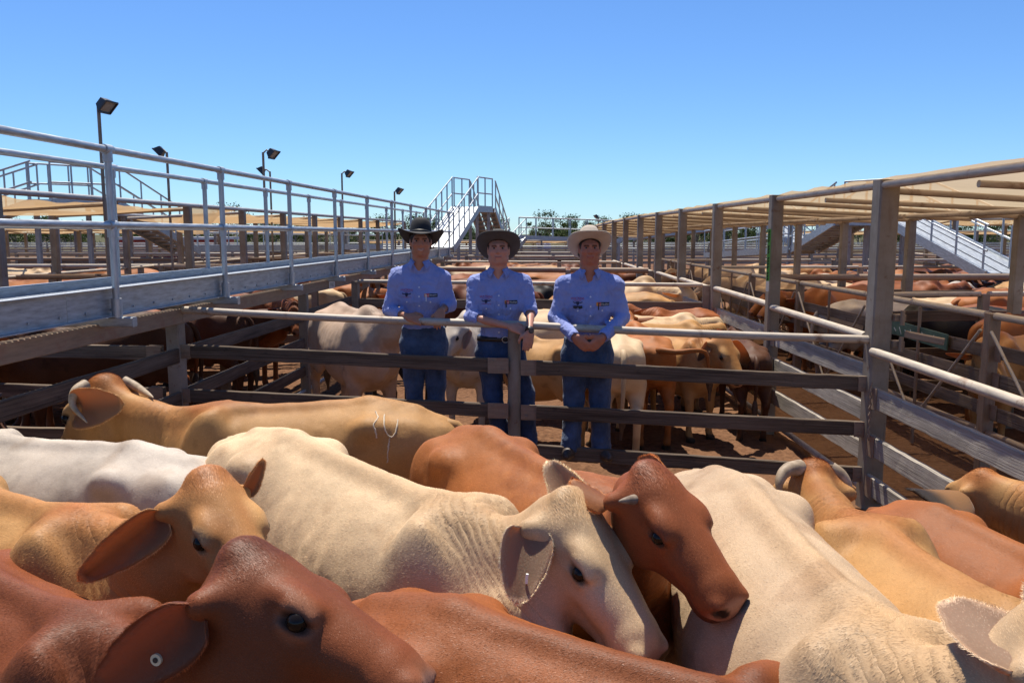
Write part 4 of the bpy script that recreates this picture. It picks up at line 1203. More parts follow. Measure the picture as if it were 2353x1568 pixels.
MAT['hairdark'] = plain('dark_brown_hair', (.025, .014, .008), .6, var=.5, scale=60, bscale=150, bstr=.5)
MAT['felt_black'] = plain('black_felt', (.016, .015, .015), .85, var=.3, scale=12, bscale=90)
MAT['felt_grey'] = plain('grey_felt', (.066, .064, .060), .9, var=.15, scale=10, bscale=90)
MAT['felt_cream'] = plain('cream_felt', (.50, .43, .34), .9, var=.10, scale=8, bscale=90)
MAT['felt_band_dark'] = plain('dark_hat_band', (.01, .01, .01), .5)
MAT['felt_band_cream'] = plain('cream_hat_band', (.36, .30, .23), .7)
MAT['badge_black'] = plain('badge_black', (.008, .008, .012), .6, var=.1); MAT['badge_red'] = plain('badge_red', (.5, .03, .025), .6, var=.1)
MAT['badge_orange'] = plain('badge_orange', (.75, .28, .03), .6, var=.1); MAT['thread_white'] = plain('white_thread', (.75, .75, .78), .7, var=.05)
MAT['thread_red'] = plain('red_thread', (.42, .02, .05), .7, var=.1); MAT['thread_navy'] = plain('navy_thread', (.012, .016, .06), .7, var=.1)
MAT['eye_white'] = plain('eye_white', (.20, .18, .17), .25, var=.05, bstr=0); MAT['iris'] = plain('iris_dark', (.02, .014, .010), .2, var=.2, bstr=0)
MAT['pen_white'] = plain('white_pen', (.7, .7, .72), .35, var=.03); MAT['pen_black'] = plain('black_pen', (.01, .01, .012), .35, var=.03)
MAT['seam'] = plain('denim_seam', (.10, .10, .13), .8, var=.2)

def text_mesh(s, size):
    cu = bpy.data.curves.new('lettering', 'FONT'); cu.body = s; cu.size = size; cu.align_x = 'CENTER'; cu.align_y = 'CENTER'; cu.resolution_u = 2
    o = bpy.data.objects.new('lettering', cu); COL.objects.link(o)
    bpy.context.view_layer.update()
    dg = bpy.context.evaluated_depsgraph_get()
    me = bpy.data.meshes.new_from_object(o.evaluated_get(dg))
    vs = [v.co.copy() for v in me.vertices]; fs = [tuple(p.vertices) for p in me.polygons]
    bpy.data.objects.remove(o); bpy.data.curves.remove(cu); bpy.data.meshes.remove(me)
    return vs, fs

def hand(F, wrist, d, palm, thumb, curl=(.5, .6, .6), sz=1.0, spread=.0, k=.008, flex=0.0):
    """d: direction of the fingers, palm: where the palm faces, thumb: side of the thumb"""
    d = Vector(d).normalized(); n = Vector(palm); n = (n - d * n.dot(d)).normalized(); s_ = d.cross(n)
    if s_.dot(Vector(thumb)) < 0: s_ = -s_
    w = Vector(wrist)
    kn = w + d * .085 * sz
    F.cone(tuple(w), tuple(w + d * .03 * sz), .027 * sz, .032 * sz, .012, tuple(n), .66)
    F.cone(tuple(w + d * .025 * sz + s_ * .012), tuple(kn + s_ * .018 * sz - d * .01), .031 * sz, .024 * sz, .012, tuple(n), .55)
    F.cone(tuple(w + d * .025 * sz - s_ * .010), tuple(kn - s_ * .020 * sz - d * .012), .031 * sz, .022 * sz, .012, tuple(n), .55)
    for i, (off, L, r) in enumerate(((.031, .072, .0092), (.0105, .080, .0095), (-.0105, .074, .0092), (-.031, .058, .0082))):
        p = kn + s_ * off * sz - d * (.004 + .004 * abs(i - 1)) * sz
        a = flex; dd = d + s_ * off * spread * 8
        dd.normalize()
        for seg, (fr, c_) in enumerate(((.46, curl[0]), (.30, curl[1]), (.24, curl[2]))):
            a += c_
            q = p + (dd * math.cos(a) + n * math.sin(a)) * (L * fr * sz)
            F.cone(tuple(p), tuple(q), r * sz * (1 - .08 * seg), r * sz * (.94 - .1 * seg), k)
            p = q
    tb = w + d * .022 * sz + s_ * .026 * sz
    t1 = tb + (d * .55 + s_ * .72 + n * .25).normalized() * .040 * sz
    t2 = t1 + (d * .85 + s_ * .25 + n * .35).normalized() * .032 * sz
    t3 = t2 + (d * .9 - s_ * .05 + n * .4).normalized() * .024 * sz
    F.cone(tuple(tb - s_ * .008), tuple(t1), .016 * sz, .0125 * sz, .010); F.cone(tuple(t1), tuple(t2), .0118 * sz, .0105 * sz, k); F.cone(tuple(t2), tuple(t3), .0105 * sz, .0085 * sz, k)

def face_paint(V, hc, fr, up, rt, sk, brow, lip):
    q = V - np.array(hc); x, y, z = q @ np.array(rt), q @ np.array(fr), q @ np.array(up)
    C = np.repeat(np.array(sk)[None], len(V), 0)
    n = fbm(V[:, 0] * 22, V[:, 1] * 22, V[:, 2] * 22, 3)
    C = C * (1 + .18 * n[:, None])
    f = sstep(.02, .05, y)
    def blend(m, c):
        nonlocal C
        m = np.clip(m, 0, 1)[:, None]; C = C * (1 - m) + np.array(c) * m
    blend(f * sstep(.012, .006, np.abs(z + .063)) * sstep(.032, .022, np.abs(x)) * .75, lip)
    blend(f * sstep(.004, .0015, np.abs(z + .062)) * sstep(.03, .022, np.abs(x)) * .7, (.05, .015, .012))
    blend(f * sstep(.011, .005, np.abs(z - .029 + 6 * (np.abs(x) - .032) ** 2)) * sstep(.025, .018, np.abs(np.abs(x) - .033)) * .95, brow)
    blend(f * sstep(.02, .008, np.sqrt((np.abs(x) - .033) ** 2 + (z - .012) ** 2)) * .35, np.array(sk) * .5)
    blend(f * sstep(.05, .02, np.sqrt((np.abs(x) - .045) ** 2 + (z + .02) ** 2)) * .25, np.array(sk) * (1.15, .8, .75))
    blend(f * sstep(-.02, -.06, z) * .12, np.array(sk) * .75)
    return np.clip(C, .004, .9)

def drape(vs, bvh, origin, ex, ey, out, lift):
    """lay flat points (x, y) onto a surface seen from the front"""
    r = []
    for v in vs:
        p = Vector(origin) + ex * v[0] + ey * v[1]
        hit = bvh.ray_cast(p + out * .5, -out)
        r.append((hit[0] + hit[1] * lift) if hit[0] is not None else p)
    return r
def raw_mesh(name, vs, fs, mat, parent, off):
    me = bpy.data.meshes.new(name); me.from_pydata([tuple(Vector(v) - off) for v in vs], [], fs); me.materials.append(mat); me.update()
    return link_mesh(name, me, parent)

def patch_grid(w, h, nx=6, ny=3):
    vs = [(-w / 2 + w * i / nx, -h / 2 + h * j / ny) for j in range(ny + 1) for i in range(nx + 1)]
    fs = [(j * (nx + 1) + i, j * (nx + 1) + i + 1, (j + 1) * (nx + 1) + i + 1, (j + 1) * (nx + 1) + i) for j in range(ny) for i in range(nx)]
    return vs, fs

def build_hat(root, off, c, yaw, pitch, roll, felt, band, brim=(.185, .215), curl=.075, crown=(.088, .112, .125), dip=.02, lift_side=1.0, pinch=.018):
    """cowboy hat: c = centre of the head opening; local y = towards the wearer's front"""
    M = Matrix.Rotation(yaw, 4, 'Z') @ Matrix.Rotation(pitch, 4, 'X') @ Matrix.Rotation(roll, 4, 'Y')
    c = Vector(c)
    def T(p): return c + (M @ Vector((p[0], -p[1], p[2])))
    N = 48; V = []; Fq = []
    prof = []
    # crown rings from brim edge up
    rings = [(.0, 1.02, 0), (.18, 1.0, 0), (.45, .965, 0), (.7, .90, .2), (.86, .80, .55), (.96, .62, .85), (1.0, .40, 1.0), (.99, .16, 1.0)]
    brings = [(i / 7) for i in range(8)]
    def brim_pt(a, f, thick=0):
        bx, by = brim
        rx = crown[0] * 1.02 + (bx - crown[0] * 1.02) * f; ry = crown[1] * 1.02 + (by - crown[1] * 1.02) * f
        x, y = math.cos(a) * rx, math.sin(a) * ry
        sd = abs(math.cos(a)) ** 1.6
        z = curl * lift_side * sd * f ** 2.1 - dip * (math.sin(a) ** 2) * f ** 1.5
        x *= 1 - .16 * sd * f * f * lift_side
        return (x, y, z + thick)
    rows = []
    for f in brings[::-1]: rows.append([brim_pt(2 * math.pi * i / N, f, .0) for i in range(N)])
    for (hz, rr, pz) in rings[1:]:
        row = []
        for i in range(N):
            a = 2 * math.pi * i / N
            x, y = math.cos(a) * crown[0] * rr, math.sin(a) * crown[1] * rr
            front = max(0, math.sin(a)); pin = pinch * max(0, hz - .35) * (math.exp(-((abs(a - math.pi / 2) - .75) / .35) ** 2))
            x *= 1 - pin * 4
            z = crown[2] * hz + .012 * hz * math.sin(a) ** 2 - .022 * pz * math.exp(-(math.cos(a) * rr / .35) ** 2) * (.6 + .4 * math.cos(a) ** 2)
            row.append((x, y, z))
        rows.append(row)
    mb = MB()
    for r_ in rows:
        for p in r_: mb.v.append(T(p))
    for k in range(len(rows) - 1):
        for i in range(N):
            j = (i + 1) % N
            mb.face([k * N + i, k * N + j, (k + 1) * N + j, (k + 1) * N + i], [(0, 0)] * 4, True)
    top = len(mb.v); mb.v.append(T((0, 0, crown[2] * .975)))
    for i in range(N): mb.face([(len(rows) - 1) * N + i, (len(rows) - 1) * N + (i + 1) % N, top], [(0, 0)] * 3, True)
    hat = mb.build('hat', felt, root)
    md = hat.modifiers.new('thickness', 'SOLIDIFY'); md.thickness = .005; md.offset = 0
    bm_ = MB(); br = []
    for z in (.004, .024):
        br.append([T((math.cos(2 * math.pi * i / N) * (crown[0] * 1.0 + .0045), math.sin(2 * math.pi * i / N) * (crown[1] * 1.0 + .0045), z)) for i in range(N + 1)])
    bm_.grid(br)
    b = bm_.build('hat_band', band, hat, world=False)
    me = b.data
    rl = Vector(root.location)
    for v in me.vertices: v.co = v.co - rl
    m2 = b.modifiers.new('thickness', 'SOLIDIFY'); m2.thickness = .003
    return hat

def person(label, J, sk, hatkw, jeans='jeans', sleeve=(1, 1), hands=(), belt=False, yaw=0.0, build=1.0, smile=0, group='stock agents leaning on the fence', emblem=True, tilt=0.0, fw=1.0):
    J = {k: Vector(v) for k, v in J.items()}
    base = Vector(((J['anL'].x + J['anR'].x) / 2, (J['anL'].y + J['anR'].y) / 2, min(J['anL'].z, J['anR'].z) - .09))
    root = thing('person', label, 'person', base, 0, group)
    fr = Vector((math.sin(yaw), -math.cos(yaw), 0)); rt = Vector((math.cos(yaw), math.sin(yaw), 0)); up = Vector((0, 0, 1))
    up = (up - fr * tilt).normalized(); fr = (fr + Vector((0, 0, tilt))).normalized()
    hc = J['head']
    pts = list(J.values())
    lo = np.min([tuple(p) for p in pts], 0) - .22; hi = np.max([tuple(p) for p in pts], 0) + .22
    bx = build
    fb = (0, 1, 0)
    hipc = (J['hipL'] + J['hipR']) / 2; shc = (J['shL'] + J['shR']) / 2; bf = Vector((0, -1, 0))
    chest = shc + (hipc - shc) * .30; waist = shc + (hipc - shc) * .75
    def torso(F, g):
        F.cone(tuple(hipc + Vector((-.075, 0, -.02))), tuple(hipc + Vector((.075, 0, -.02))), .115 * bx + g, .115 * bx + g, .04, fb, .9)
        F.cone(tuple(waist + Vector((-.055, -.005, 0))), tuple(waist + Vector((.055, -.005, 0))), .105 * bx + g, .105 * bx + g, .05, fb, .9)
        F.cone(tuple(chest + Vector((-.085, -.01, 0))), tuple(chest + Vector((.085, -.01, 0))), .115 * bx + g, .115 * bx + g, .06, fb, .92)
        F.cone(tuple(hipc), tuple(chest), .13 * bx + g, .15 * bx + g, .05, fb, .72)
        for q in 'LR':
            s_ = -1 if q == 'L' else 1
            F.cone(tuple(J['sh' + q] + Vector((-.01 * s_, 0, -.012))), tuple(J['neck'] + Vector((.028 * s_, .012, -.012))), .056 * bx + g, .052 * bx + g, .05)
        F.cone(tuple(J['shL'] + Vector((.03, 0, -.05))), tuple(J['shR'] + Vector((-.03, 0, -.05))), .075 * bx + g, .075 * bx + g, .05)
    def arm(F, s, g, to=1.0):
        a, b, c = J['sh' + s], J['el' + s], J['wr' + s]
        F.cone(tuple(a), tuple(b), .058 * bx + g, .045 * bx + g, .04)
        e = b + (c - b) * to
        F.cone(tuple(b), tuple(e), .044 * bx + g, (.044 + (.030 - .044) * to) * bx + g * 1.0, .02)
    def leg(F, s, g):
        a, b, c = J['hip' + s], J['kn' + s], J['an' + s]
        F.cone(tuple(a), tuple(b), .088 * bx + g, .058 * bx + g, .04); F.cone(tuple(b), tuple(c), .056 * bx + g, .042 * bx + g, .03)
    # ---- body: one skin
    F = Field(lo, hi, .0075)
    torso(F, -.012)
    for s in 'LR': arm(F, s, -.006); leg(F, s, -.010)
    F.cone(tuple(J['neck'] - Vector((0, -.01, .04))), tuple(hc - up * .05 - fr * .015), .074 * bx, .066 * bx, .03)
    HM = np.stack([tuple(rt), tuple(fr), tuple(up)])
    def h(x, y, z): return tuple(hc + rt * x + fr * y + up * z)
    F.ell(h(0, -.012, .035), (.081 * fw, .098, .092), .02, HM); F.ell(h(0, .018, -.03), (.073 * fw, .077, .088), .03, HM)
    F.cone(h(-.042 * fw * fw, .028, -.080), h(.042 * fw * fw, .028, -.080), .034, .034, .03); F.ell(h(0, .066, -.095), (.026, .022, .022), .02, HM)
    F.ell(h(0, .083, .035), (.055, .022, .018), .02, HM)
    F.cone(h(0, .092, .02), h(0, .106, -.022), .010, .0145, .012)
    for s in (1, -1):
        F.ell(h(.012 * s, .096, -.026), (.010, .011, .009), .008, HM)
        F.ell(h(.034 * s, .098, .012), (.019, .014, .011), .012, HM, 's')
        F.ell(h(.048 * s, .068, -.022), (.024, .024, .022), .02, HM)
        F.ell(h(.084 * s, -.005, -.005), (.011, .024, .036), .008, HM)
    F.cone(h(-.022, .090, -.058), h(.022, .090, -.058), .0085, .0085, .008); F.cone(h(-.018, .088, -.071), h(.018, .088, -.071), .0095, .0095, .008)
    for hd in hands: hand(F, **hd)
    for s in 'LR':
        a = J['an' + s]; F.cone(tuple(a), tuple(a + Vector((0, -.05, -.05))), .035, .025, .03)
    V, Q = F.mesh(1)
    C = face_paint(V, tuple(hc), tuple(fr), tuple(up), tuple(rt), sk, np.array(sk) * .16, (sk[0] * 1.0, sk[1] * .55, sk[2] * .55))
    if smile:
        q = V - np.array(tuple(hc)); x_, y_, z_ = q @ np.array(tuple(rt)), q @ np.array(tuple(fr)), q @ np.array(tuple(up))
        m = (sstep(.005, .0025, np.abs(z_ + .064 - 4.5 * x_ ** 2)) * sstep(.028, .022, np.abs(x_)) * sstep(.04, .06, y_) * .8)[:, None]; C = C * (1 - m) + np.array((.5, .42, .38)) * m
    body = link_mesh('body', np_mesh('body', V - np.array(base), Q, MAT['skin'], attrs=dict(coat=C)), root)
    for s in (1, -1):
        e = eye_ball(body, Vector(h(.034 * s, .0762, .011)) - base, .0125, fr)
    # ---- hair
    G = Field(np.array(tuple(hc)) - .17, np.array(tuple(hc)) + .17, .008)
    G.ell(h(0, -.02, .04), (.086, .104, .098), .01, HM); G.cone(h(-.055, -.05, -.04), h(.055, -.05, -.04), .038, .038, .03)
    for s in (1, -1): G.cone(h(.076 * s, .03, .03), h(.077 * s, .028, .0), .012, .007, .01)
    G.ell(h(0, .10, -.03), (.078, .085, .10), .012, HM, 's'); G.ell(h(0, .02, -.09), (.066, .07, .06), .01, HM, 's')
    Vh, Qh = G.mesh(1)
    link_mesh('hair', np_mesh('hair', Vh - np.array(base), Qh, MAT['hairdark']), root)
    # ---- shirt
    S = Field(lo, hi, .009)
    torso(S, .004)
    S.cone(tuple(J['neck'] + Vector((0, .01, -.02))), tuple(J['neck'] + Vector((0, .012, .035))), .078 * bx, .070 * bx, .03)
    for s, to in zip('LR', sleeve):
        a, b, c = J['sh' + s], J['el' + s], J['wr' + s]
        S.cone(tuple(a + Vector((0, 0, -.012))), tuple(b), .062 * bx, .057 * bx, .05)
        e = b + (c - b) * to
        S.cone(tuple(b), tuple(e), .057 * bx, (.057 - .014 * to) * bx, .02)
        S.cone(tuple(e - (c - b).normalized() * .035), tuple(e), (.054 - .010 * to) * bx + .003, (.054 - .010 * to) * bx + .003, .006)
    # open collar: cut a V at the throat, and the hem and the cuffs flat
    nk = J['neck']
    S.ell(tuple(nk + Vector((0, .0, .11))), (.070, .075, .080), .006, None, 's')
    S.cone(tuple(nk + Vector((0, -.080, .035))), tuple(nk + Vector((.004, -.128, -.165))), .057, .012, .006, None, 1, 's')
    for s, to in zip('LR', sleeve):
        b, c = J['el' + s], J['wr' + s]
        if to < .98:
            d = (c - b).normalized(); e = b + (c - b) * to
            S.cone(tuple(e + d * .048), tuple(e + d * .10), .046, .050, .004, None, 1, 's')
    hem = hipc.z + .135
    zz = S.ax[2][None, None, :]
    S.F = np.maximum(S.F, (hem - zz))
    Vs, Qs = S.mesh(1)
    # rumples
    me = np_mesh('shirt', Vs, Qs, MAT['shirt'])
    nm = np.zeros(len(Vs) * 3, np.float32); me.vertices.foreach_get('normal', nm); nm = nm.reshape(-1, 3)
    kx = base.x * 3
    amp = .012 * fbm(Vs[:, 0] * 9 + kx, Vs[:, 1] * 9, Vs[:, 2] * 15, 3) + .012 * (np.abs(fbm(Vs[:, 0] * 16 + kx + Vs[:, 2] * 9, Vs[:, 1] * 14, Vs[:, 2] * 20, 2)) - .25)
    Vs = Vs + nm * amp[:, None]
    bpy.data.meshes.remove(me)
    shirt = link_mesh('shirt', np_mesh('shirt', Vs - np.array(base), Qs, MAT['shirt']), root)
    bvh = BVHTree.FromPolygons([tuple(v) for v in Vs], [tuple(q) for q in Qs])
    out = bf; ex, ez = Vector((1, 0, 0)), Vector((0, 0, 1))
    # collar leaves
    for s in (1, -1):
        a0 = nk + Vector((.062 * s, -.02, .045)); 
        rows_ = []
        for i in range(6):
            f = i / 5
            pin = nk + Vector((s * (.066 - .034 * f), .0 - .078 * f, .052 - .030 * f)); pout = nk + Vector((s * (.086 - .026 * f + .012 * math.sin(f * 3)), -.005 - .098 * f, .005 - .058 * f))
            rows_.append([pin + (pout - pin) * (j / 3) + Vector((0, -.004, .0)) + Vector((s * .006, -.006, .004)) * math.sin(j / 3 * math.pi) for j in range(4)])
        m = MB(); m.grid(rows_); ob = m.build('collar', MAT['shirt'], shirt, world=False)
        for v in ob.data.vertices: v.co = v.co - base
        md = ob.modifiers.new('thickness', 'SOLIDIFY'); md.thickness = .004; md.offset = 0
    # placket, buttons, pockets
    v0 = nk + Vector((.004, 0, -.165)); L = v0.z - hem
    vs, fs = patch_grid(.03, L, 2, 24)
    raw_mesh('placket', drape(vs, bvh, v0 - ez * (L / 2) , ex, ez, out, .0022), fs, MAT['shirt'], shirt, base)
    for i in range(5):
        c = v0 - ez * (L * (i + .3) / 5)
        vs = [(0, 0)] + [(math.cos(a * .7854) * .0065, math.sin(a * .7854) * .0065) for a in range(8)]
        raw_mesh('button', drape(vs, bvh, c, ex, ez, out, .004), [(0, a + 1, (a + 1) % 8 + 1) for a in range(8)], MAT['button'], shirt, base)
    pz = chest.z - .005
    for s in (1, -1):
        for (w, h_, dz, lf) in ((.125, .13, -.07, .0025), (.128, .045, -.02, .0055)):
            vs, fs = patch_grid(w, h_, 8, 6)
            raw_mesh('pocket' if h_ > .1 else 'pocket_flap', drape(vs, bvh, nk * 1 + Vector((.098 * s, 0, pz - nk.z + dz)), ex, ez, out, lf), fs, MAT['shirt'], shirt, base)
        c = nk + Vector((.098 * s, 0, pz - nk.z - .03))
        vs = [(0, 0)] + [(math.cos(a * .7854) * .006, math.sin(a * .7854) * .006) for a in range(8)]
        raw_mesh('button', drape(vs, bvh, c, ex, ez, out, .008), [(0, a + 1, (a + 1) % 8 + 1) for a in range(8)], MAT['button'], shirt, base)
    # badge on the wearer's left (picture right)
    bc = nk + Vector((.102, 0, pz - nk.z + .022))
    vs, fs = patch_grid(.104, .028, 8, 3); bad = raw_mesh('name_badge', drape(vs, bvh, bc, ex, ez, out, .006), fs, MAT['badge_black'], shirt, base)
    vs, fs = patch_grid(.013, .028, 2, 3); raw_mesh('badge_stripe', drape([(x - .0455, y) for x, y in vs], bvh, bc, ex, ez, out, .0072), fs, MAT['badge_orange'], shirt, base)
    vs, fs = patch_grid(.024, .028, 2, 3); raw_mesh('badge_field', drape([(x - .027, y) for x, y in vs], bvh, bc, ex, ez, out, .0072), fs, MAT['badge_red'], shirt, base)
    for txt, dx, sz in (('LJ', -.026, .021), ('Hooker', .018, .0195)):
        vs, fs = text_mesh(txt, sz); raw_mesh('lettering', drape([(v.x + dx, v.y) for v in vs], bvh, bc, ex, ez, out, .0086), fs, MAT['thread_white'], shirt, base)
    # embroidery on the wearer's right
    ec = nk + Vector((-.100, 0, pz - nk.z + .04))
    for txt, dy, sz, m in (('WATKINS', .026, .024, 'thread_red'), ('COMPANY', .010, .0135, 'thread_red'), ('LIVESTOCK', -.036, .0165, 'thread_red')):
        vs, fs = text_mesh(txt, sz); arch = -.9 if dy > .02 else 0
        raw_mesh('lettering', drape([(v.x, v.y + dy + arch * v.x * v.x) for v in vs], bvh, ec, ex, ez, out, .004), fs, MAT[m], shirt, base)
    bull = [(-.040, .006), (-.030, -.002), (-.014, -.004), (-.010, -.020), (-.004, -.027), (.004, -.027), (.010, -.020), (.014, -.004), (.030, -.002), (.040, .006), (.034, -.008), (.016, -.012), (.010, .002), (-.010, .002), (-.016, -.012), (-.034, -.008)]
    raw_mesh('bull_emblem', drape(bull, bvh, ec, ex, ez, out, .004), [(0, 1, 15), (1, 14, 15), (1, 2, 14), (2, 3, 13), (2, 13, 14), (3, 4, 5, 6), (3, 6, 12, 13), (6, 7, 12), (7, 11, 12), (7, 8, 11), (8, 10, 11), (8, 9, 10)], MAT['thread_navy'], shirt, base)
    # ---- jeans
    Jn = Field(lo, hi, .010)
    Jn.cone(tuple(hipc + Vector((-.075, .01, 0))), tuple(hipc + Vector((.075, .01, 0))), .128 * bx, .128 * bx, .04, fb, .9)
    Jn.cone(tuple(hipc + Vector((-.065, 0, .12))), tuple(hipc + Vector((.065, 0, .12))), .122 * bx, .122 * bx, .04, fb, .92)
    for s in 'LR':
        a, b, c = J['hip' + s], J['kn' + s], J['an' + s]
        Jn.cone(tuple(a), tuple(b), .112 * bx, .080 * bx, .04); Jn.cone(tuple(b), tuple(c + Vector((0, 0, -.01))), .078 * bx, .073 * bx, .03)
        Jn.cone(tuple(c + Vector((0, -.01, .03))), tuple(c + Vector((0, -.02, -.025))), .068, .074, .02)
    top = hem + .012; bot = min(J['anL'].z, J['anR'].z) - .035
    zz = Jn.ax[2][None, None, :]; Jn.F = np.maximum(np.maximum(Jn.F, zz - (hipc.z + .155)), bot - zz)
    Vj, Qj = Jn.mesh(1)
    me = np_mesh('jeans', Vj, Qj, MAT[jeans]); nm = np.zeros(len(Vj) * 3, np.float32); me.vertices.foreach_get('normal', nm); nm = nm.reshape(-1, 3); bpy.data.meshes.remove(me)
    ankz = sstep(J['knL'].z + .05, bot, Vj[:, 2])
    amp = .008 * fbm(Vj[:, 0] * 8 + kx, Vj[:, 1] * 8, Vj[:, 2] * 13, 3) + .010 * ankz * fbm(Vj[:, 0] * 9 + kx, Vj[:, 1] * 9, Vj[:, 2] * 26, 2)
    Vj = Vj + nm * amp[:, None]
    jn = link_mesh('jeans', np_mesh('jeans', Vj - np.array(base), Qj, MAT[jeans]), root)
    if belt:
        bz = hipc.z + .128; m = MB()
        bvj = BVHTree.FromPolygons([tuple(v) for v in Vj], [tuple(q) for q in Qj])
        ringp = []
        for z in (bz - .019, bz + .019):
            row = []
            for i in range(33):
                a = 2 * math.pi * i / 32; dr = Vector((math.cos(a), math.sin(a), 0)); o_ = Vector((hipc.x, hipc.y, z))
                hit = bvj.ray_cast(o_ + dr * .6, -dr); row.append((hit[0] if hit[0] is not None else o_ + dr * .15) + dr * .006)
            ringp.append(row)
        m.grid(ringp); ob = m.build('belt', MAT['belt'], root)
        md = ob.modifiers.new('thickness', 'SOLIDIFY'); md.thickness = .006
        p0 = Vector((hipc.x + .045, hipc.y, bz)); hit = bvj.ray_cast(p0 + bf * .6, -bf); p0 = hit[0] + bf * .014
        m = MB(); q = [p0 + ex * (.028 * math.cos(a)) + ez * (.024 * math.sin(a)) for a in [i * math.pi / 6 for i in range(13)]]
        m.tube(q, .004, 6); m.build('belt_buckle', MAT['buckle'], root)
    # fly seam
    # ---- boots
    for s, o_ in (('L', -.25), ('R', .25)):
        a = J['an' + s]; B = Field(np.array(tuple(a)) - (.16, .30, .14), np.array(tuple(a)) + (.16, .14, .12), .008)
        d = Vector((math.sin(o_), -math.cos(o_), 0))
        hl = a + Vector((0, .02, -.055))
        B.cone(tuple(a + Vector((0, .01, .06))), tuple(a + Vector((0, .005, -.03))), .052, .05, .02)
        B.cone(tuple(hl - d * .02), tuple(hl + d * .115), .044, .046, .03); B.cone(tuple(hl + d * .10), tuple(hl + d * .19 + Vector((0, 0, -.004))), .046, .028, .03)
        zz = B.ax[2][None, None, :]; B.F = np.maximum(B.F, (a.z - .092) - zz)
        Vb, Qb = B.mesh(1); link_mesh('boot', np_mesh('boot', Vb - np.array(base), Qb, MAT['boot']), root)
    hatkw = dict(hatkw); hk = hatkw.pop('at')
    build_hat(root, base, hk, **hatkw)
    return dict(root=root, base=base, shirt=shirt, bvh=bvh, J=J, nk=nk, pz=pz, hipc=hipc)

_eb = {}
def eye_ball(parent, p, r, fr):
    if 'm' not in _eb:
        V = []; Fq = []; mi = []; n, m = 12, 10
        for i in range(m + 1):
            th = math.pi * i / m
            for j in range(n): V.append((math.sin(th) * math.cos(2 * math.pi * j / n), math.sin(th) * math.sin(2 * math.pi * j / n), math.cos(th)))
        for i in range(m):
            for j in range(n):
                Fq.append((i * n + j, (i + 1) * n + j, (i + 1) * n + (j + 1) % n, i * n + (j + 1) % n)); mi.append(1 if i < 2 else 0)
        _eb['m'] = np_mesh('eye', np.array(V), np.array(Fq), [MAT['eye_white'], MAT['iris']], mi)
    o = link_mesh('eye', _eb['m'], parent, p); o.scale = (r, r, r); o.rotation_euler = Vector(fr).to_track_quat('Z', 'Y').to_euler()
    return o

def pen(root, q, mat, dx):
    out = Vector((0, -1, 0)); c = q['nk'] + Vector((.098 + dx, 0, q['pz'] - q['nk'].z + .012))
    p = drape([(0, .018), (0, -.035)], q['bvh'], c, Vector((1, 0, 0)), Vector((0, 0, 1)), out, .010)
    tag(MB().tube(p, .0045, 8).build('pen', mat), *root)

SK1, SK2, SK3 = (.42, .19, .11), (.50, .245, .17), (.40, .16, .095)
# man 1, black hat
Y1 = 7.0
J1 = dict(head=P(966, 556, Y1 - .02), neck=P(964, 607, Y1 + .0), shL=P(911, 632, Y1), shR=P(1017, 634, Y1), elL=P(893, 712, Y1 - .02), wrL=P(936, 727, Y1 - .235), elR=P(1034, 700, Y1 + .02), wrR=P(1012, 714, Y1 - .20),
          hipL=P(948, 790, Y1 + .02), hipR=P(999, 790, Y1 + .02), knL=P(950, 880, Y1 - .03), knR=P(1002, 882, Y1 - .03), anL=P(957, 984, Y1 - .05), anR=P(1001, 984, Y1 - .05))
q1 = person('man in blue check shirt and black cowboy hat, left of the three on the fence', J1, SK1, dict(at=P(966, 541, Y1 - .02), yaw=.10, pitch=-.26, roll=0.04, felt=MAT['felt_black'], band=MAT['felt_band_dark'], curl=.048, dip=.05, brim=(.225, .235), crown=(.090, .110, .140)),
            sleeve=(.62, .55), yaw=.12, fw=.95, smile=1, hands=[dict(wrist=J1['wrL'], d=(.9, -.22, -.22), palm=(.0, .75, -.65), thumb=(.2, .1, 1), curl=(.2, .35, .3), flex=.05, sz=1.08), dict(wrist=J1['wrR'], d=(-.10, -.55, -.75), palm=(.0, .8, -.6), thumb=(-1, 0, 0), curl=(.3, .55, .5), flex=.0, sz=1.08)])
# man 2, grey hat
Y2 = 6.86
J2 = dict(head=P(1145, 575, Y2 - .02), neck=P(1145, 625, Y2), shL=P(1093, 646, Y2), shR=P(1203, 646, Y2), elL=P(1083, 728, Y2 - .13), wrL=P(1172, 750, Y2 - .30), elR=P(1219, 712, Y2 - .08), wrR=P(1216, 762, Y2 - .34),
          hipL=P(1124, 810, Y2 + .02), hipR=P(1174, 810, Y2 + .02), knL=P(1132, 905, Y2 - .02), knR=P(1206, 905, Y2 - .02), anL=P(1152, 1004, Y2 - .05), anR=P(1213, 1008, Y2 - .05))
q2 = person('man in rolled blue sleeves, grey hat and watch, leaning on the centre post', J2, SK2, dict(at=P(1145, 565, Y2 - .02), yaw=0, pitch=-.55, roll=0, felt=MAT['felt_grey'], band=MAT['felt_band_dark'], curl=.03, dip=.004, brim=(.215, .245), crown=(.084, .105, .125)),
            jeans='jeans_dark', sleeve=(.12, .10), belt=True, build=1.03, tilt=.10, fw=1.07, hands=[dict(wrist=J2['wrL'], d=(.88, -.1, -.28), palm=(-.1, .75, -.7), thumb=(.1, .0, 1), curl=(.10, .2, .2), flex=.05, sz=1.05), dict(wrist=J2['wrR'], d=(-.12, -.05, -1), palm=(-.1, 1, 0), thumb=(-1, 0, 0), curl=(.12, .2, .2), flex=.05, sz=1.05)])
w = J2['wrR'] + Vector((0, -.0, .012)); m = MB()
wd = (J2['wrR'] - J2['elR']).normalized(); m.tube([w - wd * .012, w + wd * .012], .037, 16); m.tube([w + Vector((.012, -.036, 0)), w + Vector((.014, -.046, 0))], .021, 16)
